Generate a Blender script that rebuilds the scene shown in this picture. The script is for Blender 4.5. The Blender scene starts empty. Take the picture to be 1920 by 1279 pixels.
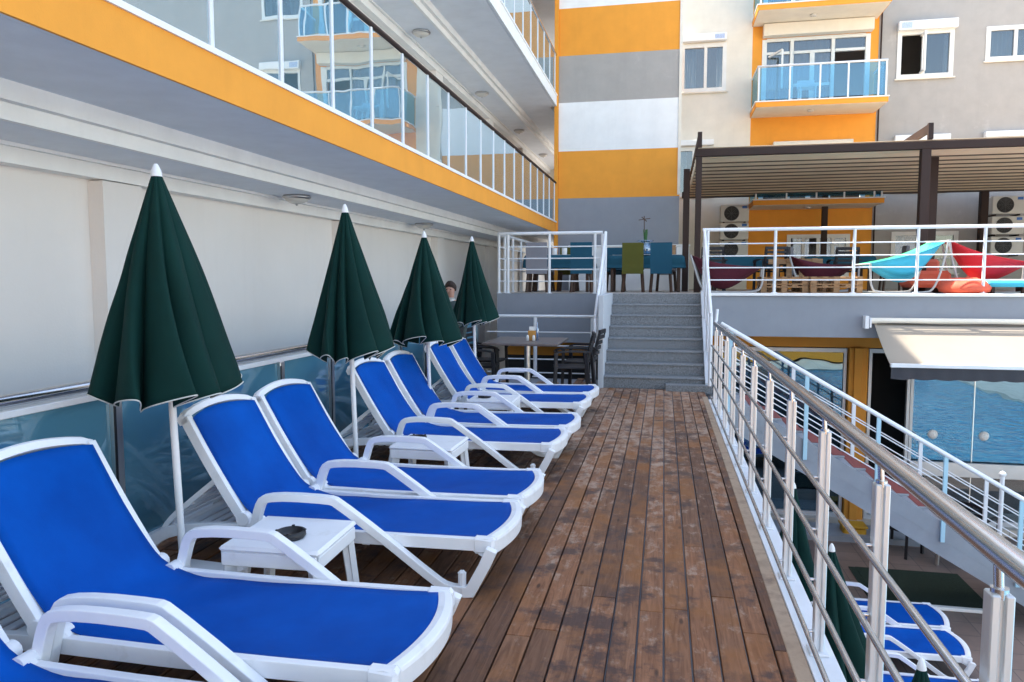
import bpy, math, random
from mathutils import Vector, Matrix, noise
PI = math.pi
rad = math.radians
random.seed(7)
scene = bpy.context.scene
COL = scene.collection

# ------------------------------------------------------------------ camera
cam_data = bpy.data.cameras.new('camera')
cam = bpy.data.objects.new('camera', cam_data)
COL.objects.link(cam)
cam.location = (0, 0, 1.6)
cam.rotation_euler = (rad(90 - 4.5345), 0, rad(11.576))
cam_data.sensor_width = 36
cam_data.lens = 36 * 1387 / 1920
cam_data.clip_start = 0.05
cam_data.clip_end = 600
scene.camera = cam

# ------------------------------------------------------------------ light
SUN = Vector((1.0, -0.35, -1.65)).normalized()      # direction in which the sunlight travels
sun_data = bpy.data.lights.new('sun', 'SUN')
sun_data.energy = 2.9
sun_data.angle = rad(0.53)
sun_data.color = (1.0, 0.93, 0.82)
sun = bpy.data.objects.new('sun', sun_data)
COL.objects.link(sun)
sun.rotation_euler = SUN.to_track_quat('-Z', 'Y').to_euler()
world = bpy.data.worlds.new('World')
scene.world = world
world.use_nodes = True
wn = world.node_tree
bg = wn.nodes['Background']
sky = wn.nodes.new('ShaderNodeTexSky')
sky.sky_type = 'NISHITA'
sky.sun_disc = False
to_sun = -SUN
sky.sun_elevation = math.asin(to_sun.z)
sky.sun_rotation = math.atan2(to_sun.x, to_sun.y)
sky.air_density = 1.0
sky.dust_density = 1.5
tint = wn.nodes.new('ShaderNodeVectorMath'); tint.operation = 'MULTIPLY'; tint.inputs[1].default_value = (1.12, 1.0, .86)
wn.links.new(sky.outputs[0], tint.inputs[0]); wn.links.new(tint.outputs[0], bg.inputs[0])
bg.inputs[1].default_value = 0.15
scene.view_settings.view_transform = 'Standard'
scene.view_settings.look = 'None'
scene.view_settings.exposure = 2.15
scene.view_settings.gamma = 1
scene.render.engine = 'CYCLES'
try:
    scene.cycles.max_bounces = 10
    scene.cycles.diffuse_bounces = 5
    scene.cycles.transparent_max_bounces = 16
    scene.cycles.use_denoising = True
except Exception:
    pass

# ------------------------------------------------------------------ materials
MATS = {}
def node(nt, kind, **kw):
    n = nt.nodes.new(kind)
    for k, v in kw.items():
        if k in n.inputs: n.inputs[k].default_value = v
        else: setattr(n, k, v)
    return n
def mat(name, col, rough=0.6, metal=0.0, var=0.06, scale=3.0, bump=0.0, bscale=60.0, spec=0.5, stain=None, stretch=None, streak=0.0):
    if name in MATS: return MATS[name]
    m = bpy.data.materials.new(name); m.use_nodes = True
    nt = m.node_tree; b = nt.nodes['Principled BSDF']
    b.inputs['Roughness'].default_value = rough
    b.inputs['Metallic'].default_value = metal
    b.inputs['Specular IOR Level'].default_value = spec
    tc = node(nt, 'ShaderNodeTexCoord')
    mp = node(nt, 'ShaderNodeMapping')
    if stretch: mp.inputs['Scale'].default_value = stretch
    nt.links.new(tc.outputs['Object'], mp.inputs[0])
    nz = node(nt, 'ShaderNodeTexNoise', Scale=scale, Detail=6.0, Roughness=0.6)
    nt.links.new(mp.outputs[0], nz.inputs['Vector'])
    rp = node(nt, 'ShaderNodeValToRGB')
    rp.color_ramp.elements[0].position = 0.3
    rp.color_ramp.elements[1].position = 0.7
    c0 = [max(0, c * (1 - var)) for c in col]; c1 = [min(1, c * (1 + var)) for c in col]
    rp.color_ramp.elements[0].color = (*c0, 1); rp.color_ramp.elements[1].color = (*c1, 1)
    nt.links.new(nz.outputs[0], rp.inputs[0])
    out = rp.outputs[0]
    if stain:
        scol, sscale, lo, hi, amt = stain
        n2 = node(nt, 'ShaderNodeTexNoise', Scale=sscale, Detail=8.0, Roughness=0.65)
        nt.links.new(mp.outputs[0], n2.inputs['Vector'])
        mr = node(nt, 'ShaderNodeMapRange'); mr.inputs[1].default_value = lo; mr.inputs[2].default_value = hi; mr.inputs[4].default_value = amt
        nt.links.new(n2.outputs[0], mr.inputs[0])
        mx = node(nt, 'ShaderNodeMix', data_type='RGBA'); mx.inputs['B'].default_value = (*scol, 1)
        nt.links.new(mr.outputs[0], mx.inputs['Factor']); nt.links.new(out, mx.inputs['A'])
        out = mx.outputs['Result']
    if streak:
        m3 = node(nt, 'ShaderNodeMapping'); m3.inputs['Scale'].default_value = (4, 4, .35)
        nt.links.new(tc.outputs['Object'], m3.inputs[0])
        n3 = node(nt, 'ShaderNodeTexNoise', Scale=1.2, Detail=7.0, Roughness=0.7)
        nt.links.new(m3.outputs[0], n3.inputs['Vector'])
        mr = node(nt, 'ShaderNodeMapRange'); mr.inputs[1].default_value = .52; mr.inputs[2].default_value = .78; mr.inputs[4].default_value = streak
        nt.links.new(n3.outputs[0], mr.inputs[0])
        mx = node(nt, 'ShaderNodeMix', data_type='RGBA'); mx.inputs['B'].default_value = (*[c * .55 for c in col], 1)
        nt.links.new(mr.outputs[0], mx.inputs['Factor']); nt.links.new(out, mx.inputs['A'])
        out = mx.outputs['Result']
    nt.links.new(out, b.inputs['Base Color'])
    if bump:
        nb = node(nt, 'ShaderNodeTexNoise', Scale=bscale, Detail=4.0)
        nt.links.new(tc.outputs['Object'], nb.inputs['Vector'])
        bp = node(nt, 'ShaderNodeBump', Strength=bump, Distance=0.01)
        nt.links.new(nb.outputs[0], bp.inputs['Height'])
        nt.links.new(bp.outputs[0], b.inputs['Normal'])
    MATS[name] = m
    return m

PAINT = dict(rough=.75, bump=.15, bscale=90, streak=.11, var=.045)
white_plastic = mat('white_plastic', (.84, .85, .87), .42, var=.04, bump=.08, bscale=40, stain=((.48, .45, .38), 7, .58, .78, .4))
umb_white = mat('umbrella_white', (.8, .8, .8), .45)
green = mat('green_canvas', (.001, .026, .021), .8, var=.15, scale=5, bump=.35, bscale=400, spec=.2)
trim_w = mat('white_trim', (.6, .6, .55), .7)
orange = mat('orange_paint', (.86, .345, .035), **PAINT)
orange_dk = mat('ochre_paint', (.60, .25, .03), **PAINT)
grey = mat('grey_paint', (.27, .29, .33), **PAINT)
grey_b = mat('warm_grey_paint', (.40, .375, .35), rough=.8, bump=.3, bscale=80, streak=.15, stain=((.58, .56, .52), 1.3, .60, .72, .55))
whitep = mat('white_paint', (.88, .88, .87), **PAINT)
cream = mat('cream_paint', (.82, .76, .65), **PAINT)
soffit = mat('soffit_paint', (.80, .84, .90), **PAINT)
wallp = mat('wall_paint', (.80, .765, .735), rough=.8, bump=.1, bscale=60, streak=.08, var=.035, scale=.8)
white_metal = mat('white_metal', (.78, .80, .83), .35, spec=.6)
alu = mat('brushed_aluminium', (.72, .72, .70), .32, metal=1.0, var=.08, scale=30, stretch=(1, 1, .1))
steel = mat('steel_tube', (.62, .63, .65), .22, metal=1.0, var=.05)
cream_metal = mat('aluminium_post', (.72, .75, .77), .36, metal=.6, var=.06, scale=20, stretch=(1, 1, .1))
pvc = mat('window_frame_white', (.82, .81, .77), .4)
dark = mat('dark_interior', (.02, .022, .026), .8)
black_plastic = mat('black_plastic', (.016, .016, .018), .45)
brown_metal = mat('brown_metal', (.040, .023, .019), .65, spec=.3)
rattan = mat('dark_resin', (.012, .012, .016), .55, bump=.4, bscale=120)
teal_cloth = mat('teal_cloth', (.008, .085, .13), .85, bump=.3, bscale=60)
teal_seat = mat('teal_upholstery', (.004, .075, .13), .8, bump=.3, bscale=200)
olive_seat = mat('olive_upholstery', (.085, .085, .006), .8, bump=.3, bscale=200)
grey_seat = mat('grey_upholstery', (.25, .25, .28), .8, bump=.3, bscale=200)
maroon = mat('maroon_cloth', (.10, .012, .03), .8, bump=.3, bscale=60)
red_cloth = mat('red_cloth', (.62, .02, .035), .7, bump=.3, bscale=40)
coral = mat('coral_cloth', (.75, .12, .06), .7, bump=.3, bscale=40)
sky_cloth = mat('sky_blue_cloth', (.03, .36, .62), .7, bump=.3, bscale=40)
tile_terr = mat('terrace_tile', (.52, .47, .41), .6, var=.1, scale=2)
pallet_w = mat('pallet_wood', (.34, .2, .1), .7, var=.25, scale=4, stretch=(1, 6, 6), bump=.3)
chair_wood = mat('chair_leg_wood', (.07, .035, .022), .5, var=.2)
table_top = mat('table_laminate', (.16, .13, .12), .35, var=.2, scale=8, stretch=(1, 8, 1))
ac_white = mat('ac_casing', (.72, .72, .69), .5)
skin = mat('skin', (.55, .30, .22), .55, bump=.1)
hair_m = mat('dark_hair', (.035, .018, .012), .7, bump=.6, bscale=150)
shirt_m = mat('shirt_cloth', (.05, .07, .07), .8, bump=.3)
glow_cream = mat('lamp_glass', (.62, .6, .56), .3)
chrome = mat('lamp_chrome', (.45, .45, .46), .35, metal=1)
paper = mat('paper_white', (.8, .8, .78), .8)
amber = mat('amber_box', (.5, .24, .05), .6)
plant_g = mat('leaf_green', (.03, .12, .03), .6)
blue_sticker = mat('blue_sticker', (.06, .2, .6), .5)
yellow_m = mat('yellow_plastic', (.6, .32, .02), .5)
dark_patch = mat('dark_green_patch', (.012, .03, .018), .95, bump=.8, bscale=200, var=.3, scale=30)
tread_red = mat('red_tread', (.20, .045, .04), .6, var=.2)
red_pad = mat('salmon_pad', (.6, .12, .07), .7)

def emis_free_glass(name, tint, gloss=.35, gcol=(.9, .95, 1), rough=.0, trans=.5, diff=(.05, .12, .16)):
    m = bpy.data.materials.new(name); m.use_nodes = True
    nt = m.node_tree; nt.nodes.clear()
    out = node(nt, 'ShaderNodeOutputMaterial')
    gl = node(nt, 'ShaderNodeBsdfGlossy'); gl.inputs[0].default_value = (*gcol, 1); gl.inputs['Roughness'].default_value = rough
    tr = node(nt, 'ShaderNodeBsdfTransparent'); tr.inputs[0].default_value = (*tint, 1)
    df = node(nt, 'ShaderNodeBsdfDiffuse'); df.inputs[0].default_value = (*diff, 1)
    tc = node(nt, 'ShaderNodeTexCoord')
    nz = node(nt, 'ShaderNodeTexNoise', Scale=1.3, Detail=2.0)
    nt.links.new(tc.outputs['Object'], nz.inputs['Vector'])
    bp = node(nt, 'ShaderNodeBump', Strength=.12, Distance=.02)
    nt.links.new(nz.outputs[0], bp.inputs['Height']); nt.links.new(bp.outputs[0], gl.inputs['Normal'])
    m1 = node(nt, 'ShaderNodeMixShader'); m1.inputs[0].default_value = trans
    nt.links.new(df.outputs[0], m1.inputs[1]); nt.links.new(tr.outputs[0], m1.inputs[2])
    fr = node(nt, 'ShaderNodeLayerWeight', Blend=.35)
    mr = node(nt, 'ShaderNodeMapRange'); mr.inputs[3].default_value = gloss; mr.inputs[4].default_value = min(1, gloss + .45)
    nt.links.new(fr.outputs['Fresnel'], mr.inputs[0])
    m2 = node(nt, 'ShaderNodeMixShader')
    nt.links.new(mr.outputs[0], m2.inputs[0]); nt.links.new(m1.outputs[0], m2.inputs[1]); nt.links.new(gl.outputs[0], m2.inputs[2])
    nt.links.new(m2.outputs[0], out.inputs[0])
    MATS[name] = m
    return m
glass_fence = emis_free_glass('teal_fence_glass', (.22, .42, .48), .16, (.75, .9, 1), .015, .1, (.10, .27, .37))
glass_balc = emis_free_glass('balcony_glass', (.5, .68, .74), .44, (.84, .94, 1), .0, .5, (.26, .42, .48))
glass_blue = emis_free_glass('blue_balcony_glass', (.5, .78, .9), .1, (.8, .93, 1), .0, .88, (.05, .2, .32))
glass_win = emis_free_glass('window_glass', (.72, .76, .78), .08, (.85, .9, .95), .0, .92, (.1, .12, .14))
glass_shop = emis_free_glass('shop_glass', (.25, .3, .33), .24, (.36, .62, .85), .0, .9, (.02, .04, .06))
glass_low = emis_free_glass('low_shop_glass', (.5, .55, .58), .12, (.75, .9, 1), .0, .92, (.02, .04, .06))
glass_jug = emis_free_glass('jug_glass', (.35, .6, .85), .2, (1, 1, 1), .0, .6, (.1, .25, .45))

def fabric_mat():
    m = bpy.data.materials.new('blue_mesh_fabric'); m.use_nodes = True
    nt = m.node_tree; b = nt.nodes['Principled BSDF']
    tc = node(nt, 'ShaderNodeTexCoord')
    nz = node(nt, 'ShaderNodeTexNoise', Scale=2.2, Detail=5.0, Roughness=.6)
    oi = node(nt, 'ShaderNodeObjectInfo')
    ad = node(nt, 'ShaderNodeVectorMath', operation='ADD')
    nt.links.new(tc.outputs['Object'], ad.inputs[0]); nt.links.new(oi.outputs['Random'], ad.inputs[1])
    nt.links.new(ad.outputs[0], nz.inputs['Vector'])
    rp = node(nt, 'ShaderNodeValToRGB')
    rp.color_ramp.elements[0].position = .3; rp.color_ramp.elements[0].color = (.0003, .058, .32, 1)
    rp.color_ramp.elements[1].position = .7; rp.color_ramp.elements[1].color = (.0005, .092, .46, 1)
    nt.links.new(nz.outputs[0], rp.inputs[0])
    nt.links.new(rp.outputs[0], b.inputs['Base Color'])
    b.inputs['Roughness'].default_value = .6
    b.inputs['Specular IOR Level'].default_value = .08
    w1 = node(nt, 'ShaderNodeTexWave', Scale=110.0, bands_direction='X'); w2 = node(nt, 'ShaderNodeTexWave', Scale=110.0, bands_direction='Y')
    nt.links.new(tc.outputs['Object'], w1.inputs[0]); nt.links.new(tc.outputs['Object'], w2.inputs[0])
    mu = node(nt, 'ShaderNodeMath', operation='MULTIPLY')
    nt.links.new(w1.outputs['Fac'], mu.inputs[0]); nt.links.new(w2.outputs['Fac'], mu.inputs[1])
    bp = node(nt, 'ShaderNodeBump', Strength=.3, Distance=.002)
    nt.links.new(mu.outputs[0], bp.inputs['Height']); nt.links.new(bp.outputs[0], b.inputs['Normal'])
    return m
blue_fab = fabric_mat()

def deck_mat():
    m = bpy.data.materials.new('deck_wood'); m.use_nodes = True
    nt = m.node_tree; b = nt.nodes['Principled BSDF']
    geo = node(nt, 'ShaderNodeNewGeometry')
    tc = node(nt, 'ShaderNodeTexCoord')
    sc = node(nt, 'ShaderNodeMath', operation='MULTIPLY'); sc.inputs[1].default_value = 37.0
    nt.links.new(geo.outputs['Random Per Island'], sc.inputs[0])
    cx = node(nt, 'ShaderNodeCombineXYZ'); nt.links.new(sc.outputs[0], cx.inputs[2]); nt.links.new(sc.outputs[0], cx.inputs[1])
    ad = node(nt, 'ShaderNodeVectorMath', operation='ADD'); nt.links.new(tc.outputs['Object'], ad.inputs[0]); nt.links.new(cx.outputs[0], ad.inputs[1])
    mp = node(nt, 'ShaderNodeMapping'); mp.inputs['Scale'].default_value = (22, 1.6, 1)
    nt.links.new(ad.outputs[0], mp.inputs[0])
    grain = node(nt, 'ShaderNodeTexNoise', Scale=1.6, Detail=9.0, Roughness=.62, Distortion=1.2)
    nt.links.new(mp.outputs[0], grain.inputs['Vector'])
    r1 = node(nt, 'ShaderNodeValToRGB'); e = r1.color_ramp.elements
    e[0].position = .28; e[0].color = (.115, .050, .024, 1)
    e[1].position = .72; e[1].color = (.30, .150, .080, 1)
    nt.links.new(grain.outputs[0], r1.inputs[0])
    # per plank tint
    r2 = node(nt, 'ShaderNodeValToRGB'); e = r2.color_ramp.elements
    e[0].color = (.60, .58, .62, 1); e[1].color = (1.18, 1.04, .92, 1)
    el = e.new(.5); el.color = (.95, .95, .98, 1)
    nt.links.new(geo.outputs['Random Per Island'], r2.inputs[0])
    mu = node(nt, 'ShaderNodeMix', data_type='RGBA', blend_type='MULTIPLY'); mu.inputs['Factor'].default_value = 1
    nt.links.new(r1.outputs[0], mu.inputs['A']); nt.links.new(r2.outputs[0], mu.inputs['B'])
    # weathered pale patches, denser far along the deck where the finish has peeled
    n2 = node(nt, 'ShaderNodeTexNoise', Scale=3.4, Detail=10.0, Roughness=.72)
    mp2 = node(nt, 'ShaderNodeMapping'); mp2.inputs['Scale'].default_value = (3.6, 1.9, 1)
    nt.links.new(tc.outputs['Object'], mp2.inputs[0]); nt.links.new(mp2.outputs[0], n2.inputs['Vector'])
    sp = node(nt, 'ShaderNodeSeparateXYZ'); nt.links.new(tc.outputs['Object'], sp.inputs[0])
    far = node(nt, 'ShaderNodeMapRange'); far.inputs[1].default_value = 2.2; far.inputs[2].default_value = 8; far.inputs[3].default_value = -.09; far.inputs[4].default_value = .10
    nt.links.new(sp.outputs[1], far.inputs[0])
    sm = node(nt, 'ShaderNodeMath', operation='ADD'); nt.links.new(n2.outputs[0], sm.inputs[0]); nt.links.new(far.outputs[0], sm.inputs[1])
    isl = node(nt, 'ShaderNodeMath', operation='MULTIPLY_ADD'); isl.inputs[1].default_value = .10; nt.links.new(geo.outputs['Random Per Island'], isl.inputs[0]); nt.links.new(sm.outputs[0], isl.inputs[2])
    mr = node(nt, 'ShaderNodeMapRange'); mr.inputs[1].default_value = .58; mr.inputs[2].default_value = .72; mr.inputs[4].default_value = .8
    nt.links.new(isl.outputs[0], mr.inputs[0])
    mx = node(nt, 'ShaderNodeMix', data_type='RGBA'); mx.inputs['B'].default_value = (.42, .31, .235, 1)
    nt.links.new(mr.outputs[0], mx.inputs['Factor']); nt.links.new(mu.outputs['Result'], mx.inputs['A'])
    # dark damp stains
    n3 = node(nt, 'ShaderNodeTexNoise', Scale=4.2, Detail=9.0, Roughness=.68)
    ad3 = node(nt, 'ShaderNodeVectorMath', operation='ADD'); ad3.inputs[1].default_value = (31, 7, 3)
    nt.links.new(tc.outputs['Object'], ad3.inputs[0])
    nt.links.new(ad3.outputs[0], n3.inputs['Vector'])
    mr3 = node(nt, 'ShaderNodeMapRange'); mr3.inputs[1].default_value = .51; mr3.inputs[2].default_value = .61; mr3.inputs[4].default_value = .85
    nt.links.new(n3.outputs[0], mr3.inputs[0])
    mx3 = node(nt, 'ShaderNodeMix', data_type='RGBA'); mx3.inputs['B'].default_value = (.055, .030, .027, 1)
    nt.links.new(mr3.outputs[0], mx3.inputs['Factor']); nt.links.new(mx.outputs['Result'], mx3.inputs['A'])
    # knots
    vo = node(nt, 'ShaderNodeTexVoronoi', Scale=2.6)
    mp4 = node(nt, 'ShaderNodeMapping'); mp4.inputs['Scale'].default_value = (3.2, 1, 1)
    nt.links.new(ad.outputs[0], mp4.inputs[0]); nt.links.new(mp4.outputs[0], vo.inputs['Vector'])
    mr4 = node(nt, 'ShaderNodeMapRange'); mr4.inputs[1].default_value = .05; mr4.inputs[2].default_value = .11; mr4.inputs[3].default_value = .8; mr4.inputs[4].default_value = 0
    nt.links.new(vo.outputs['Distance'], mr4.inputs[0])
    mx4 = node(nt, 'ShaderNodeMix', data_type='RGBA'); mx4.inputs['B'].default_value = (.035, .018, .012, 1)
    nt.links.new(mr4.outputs[0], mx4.inputs['Factor']); nt.links.new(mx3.outputs['Result'], mx4.inputs['A'])
    n5 = node(nt, 'ShaderNodeTexNoise', Scale=1.7, Detail=7.0, Roughness=.66)
    ad5 = node(nt, 'ShaderNodeVectorMath', operation='ADD'); ad5.inputs[1].default_value = (5, 17, 9)
    nt.links.new(ad.outputs[0], ad5.inputs[0]); nt.links.new(ad5.outputs[0], n5.inputs['Vector'])
    mr5 = node(nt, 'ShaderNodeMapRange'); mr5.inputs[1].default_value = .50; mr5.inputs[2].default_value = .66; mr5.inputs[4].default_value = .8
    nt.links.new(n5.outputs[0], mr5.inputs[0])
    mx5 = node(nt, 'ShaderNodeMix', data_type='RGBA'); mx5.inputs['B'].default_value = (.26, .10, .026, 1)
    nt.links.new(mr5.outputs[0], mx5.inputs['Factor']); nt.links.new(mx4.outputs['Result'], mx5.inputs['A'])
    nt.links.new(mx5.outputs['Result'], b.inputs['Base Color'])
    rr = node(nt, 'ShaderNodeMapRange'); rr.inputs[1].default_value = .4; rr.inputs[2].default_value = .7; rr.inputs[3].default_value = .68; rr.inputs[4].default_value = .5
    nt.links.new(n3.outputs[0], rr.inputs[0]); nt.links.new(rr.outputs[0], b.inputs['Roughness'])
    bp = node(nt, 'ShaderNodeBump', Strength=.5, Distance=.004)
    nt.links.new(grain.outputs[0], bp.inputs['Height']); nt.links.new(bp.outputs[0], b.inputs['Normal'])
    b.inputs['Specular IOR Level'].default_value = .3
    return m
deck_wood = deck_mat()

def granite_mat():
    m = bpy.data.materials.new('speckled_granite'); m.use_nodes = True
    nt = m.node_tree; b = nt.nodes['Principled BSDF']
    tc = node(nt, 'ShaderNodeTexCoord')
    nz = node(nt, 'ShaderNodeTexNoise', Scale=70.0, Detail=3.0, Roughness=.8)
    nt.links.new(tc.outputs['Object'], nz.inputs['Vector'])
    rp = node(nt, 'ShaderNodeValToRGB'); e = rp.color_ramp.elements
    e[0].position = .34; e[0].color = (.09, .10, .112, 1); e[1].position = .66; e[1].color = (.29, .31, .33, 1)
    nt.links.new(nz.outputs[0], rp.inputs[0]); nt.links.new(rp.outputs[0], b.inputs['Base Color'])
    b.inputs['Roughness'].default_value = .45
    return m
granite = granite_mat()

def tile_mat(name, c1, c2, mortar, sx, sy, off=0.0):
    m = bpy.data.materials.new(name); m.use_nodes = True
    nt = m.node_tree; b = nt.nodes['Principled BSDF']
    tc = node(nt, 'ShaderNodeTexCoord')
    br = node(nt, 'ShaderNodeTexBrick', offset=off)
    br.inputs['Scale'].default_value = 1; br.inputs['Color1'].default_value = (*c1, 1); br.inputs['Color2'].default_value = (*c2, 1); br.inputs['Mortar'].default_value = (*mortar, 1)
    br.inputs['Brick Width'].default_value = sx; br.inputs['Row Height'].default_value = sy; br.inputs['Mortar Size'].default_value = .006
    nt.links.new(tc.outputs['Object'], br.inputs[0])
    nz = node(nt, 'ShaderNodeTexNoise', Scale=1.5, Detail=8.0, Roughness=.65); nt.links.new(tc.outputs['Object'], nz.inputs['Vector'])
    mr = node(nt, 'ShaderNodeMapRange'); mr.inputs[1].default_value = .3; mr.inputs[2].default_value = .7; mr.inputs[3].default_value = .75; mr.inputs[4].default_value = 1.15
    nt.links.new(nz.outputs[0], mr.inputs[0])
    mu = node(nt, 'ShaderNodeVectorMath', operation='SCALE'); nt.links.new(br.outputs['Color'], mu.inputs[0]); nt.links.new(mr.outputs[0], mu.inputs['Scale'])
    nt.links.new(mu.outputs[0], b.inputs['Base Color']); b.inputs['Roughness'].default_value = .5
    return m
brown_tile = tile_mat('brown_floor_tile', (.20, .145, .12), (.24, .175, .145), (.1, .08, .07), .4, .4)
pool_tile = tile_mat('pool_tile', (.03, .30, .52), (.035, .34, .57), (.10, .42, .6), .15, .15)
pale_tile = tile_mat('pale_paving', (.5, .46, .4), (.54, .5, .44), (.3, .28, .25), .5, .5)

def water_mat():
    m = bpy.data.materials.new('pool_water'); m.use_nodes = True
    nt = m.node_tree; b = nt.nodes['Principled BSDF']
    b.inputs['Base Color'].default_value = (.02, .30, .50, 1); b.inputs['Roughness'].default_value = .03
    b.inputs['Specular IOR Level'].default_value = .6
    tc = node(nt, 'ShaderNodeTexCoord')
    nz = node(nt, 'ShaderNodeTexNoise', Scale=2.6, Detail=4.0, Roughness=.55); nt.links.new(tc.outputs['Object'], nz.inputs['Vector'])
    bp = node(nt, 'ShaderNodeBump', Strength=.9, Distance=.12); nt.links.new(nz.outputs[0], bp.inputs['Height']); nt.links.new(bp.outputs[0], b.inputs['Normal'])
    vo = node(nt, 'ShaderNodeTexVoronoi', Scale=1.6, feature='DISTANCE_TO_EDGE'); 
    ad = node(nt, 'ShaderNodeVectorMath', operation='ADD'); nt.links.new(tc.outputs['Object'], ad.inputs[0]); nt.links.new(nz.outputs['Color'], ad.inputs[1])
    nt.links.new(ad.outputs[0], vo.inputs['Vector'])
    rp = node(nt, 'ShaderNodeValToRGB'); e = rp.color_ramp.elements
    e[0].position = 0; e[0].color = (.05, .34, .48, 1); e[1].position = .12; e[1].color = (.008, .16, .30, 1)
    nt.links.new(vo.outputs['Distance'], rp.inputs[0]); nt.links.new(rp.outputs[0], b.inputs['Base Color'])
    return m
water = water_mat()

def translucent_mat(name, col, t=.5, wave=None):
    m = bpy.data.materials.new(name); m.use_nodes = True
    nt = m.node_tree; nt.nodes.clear()
    out = node(nt, 'ShaderNodeOutputMaterial')
    d = node(nt, 'ShaderNodeBsdfDiffuse'); tl = node(nt, 'ShaderNodeBsdfTranslucent')
    tc = node(nt, 'ShaderNodeTexCoord'); nz = node(nt, 'ShaderNodeTexNoise', Scale=1.2, Detail=6.0)
    nt.links.new(tc.outputs['Object'], nz.inputs['Vector'])
    rp = node(nt, 'ShaderNodeValToRGB'); e = rp.color_ramp.elements
    e[0].position = .3; e[0].color = (*[c * .9 for c in col], 1); e[1].position = .7; e[1].color = (*col, 1)
    nt.links.new(nz.outputs[0], rp.inputs[0]); nt.links.new(rp.outputs[0], d.inputs[0]); nt.links.new(rp.outputs[0], tl.inputs[0])
    mx = node(nt, 'ShaderNodeMixShader'); mx.inputs[0].default_value = t
    nt.links.new(d.outputs[0], mx.inputs[1]); nt.links.new(tl.outputs[0], mx.inputs[2]); nt.links.new(mx.outputs[0], out.inputs[0])
    return m
canopy_fab = translucent_mat('canopy_fabric', (.78, .65, .48), .05)
awning_fab = translucent_mat('awning_fabric', (.40, .35, .29), .1)
awning_dark = mat('awning_valance', (.045, .045, .055), .8, bump=.3)
curtain = translucent_mat('curtain_cloth', (.62, .62, .6), .3)

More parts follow.
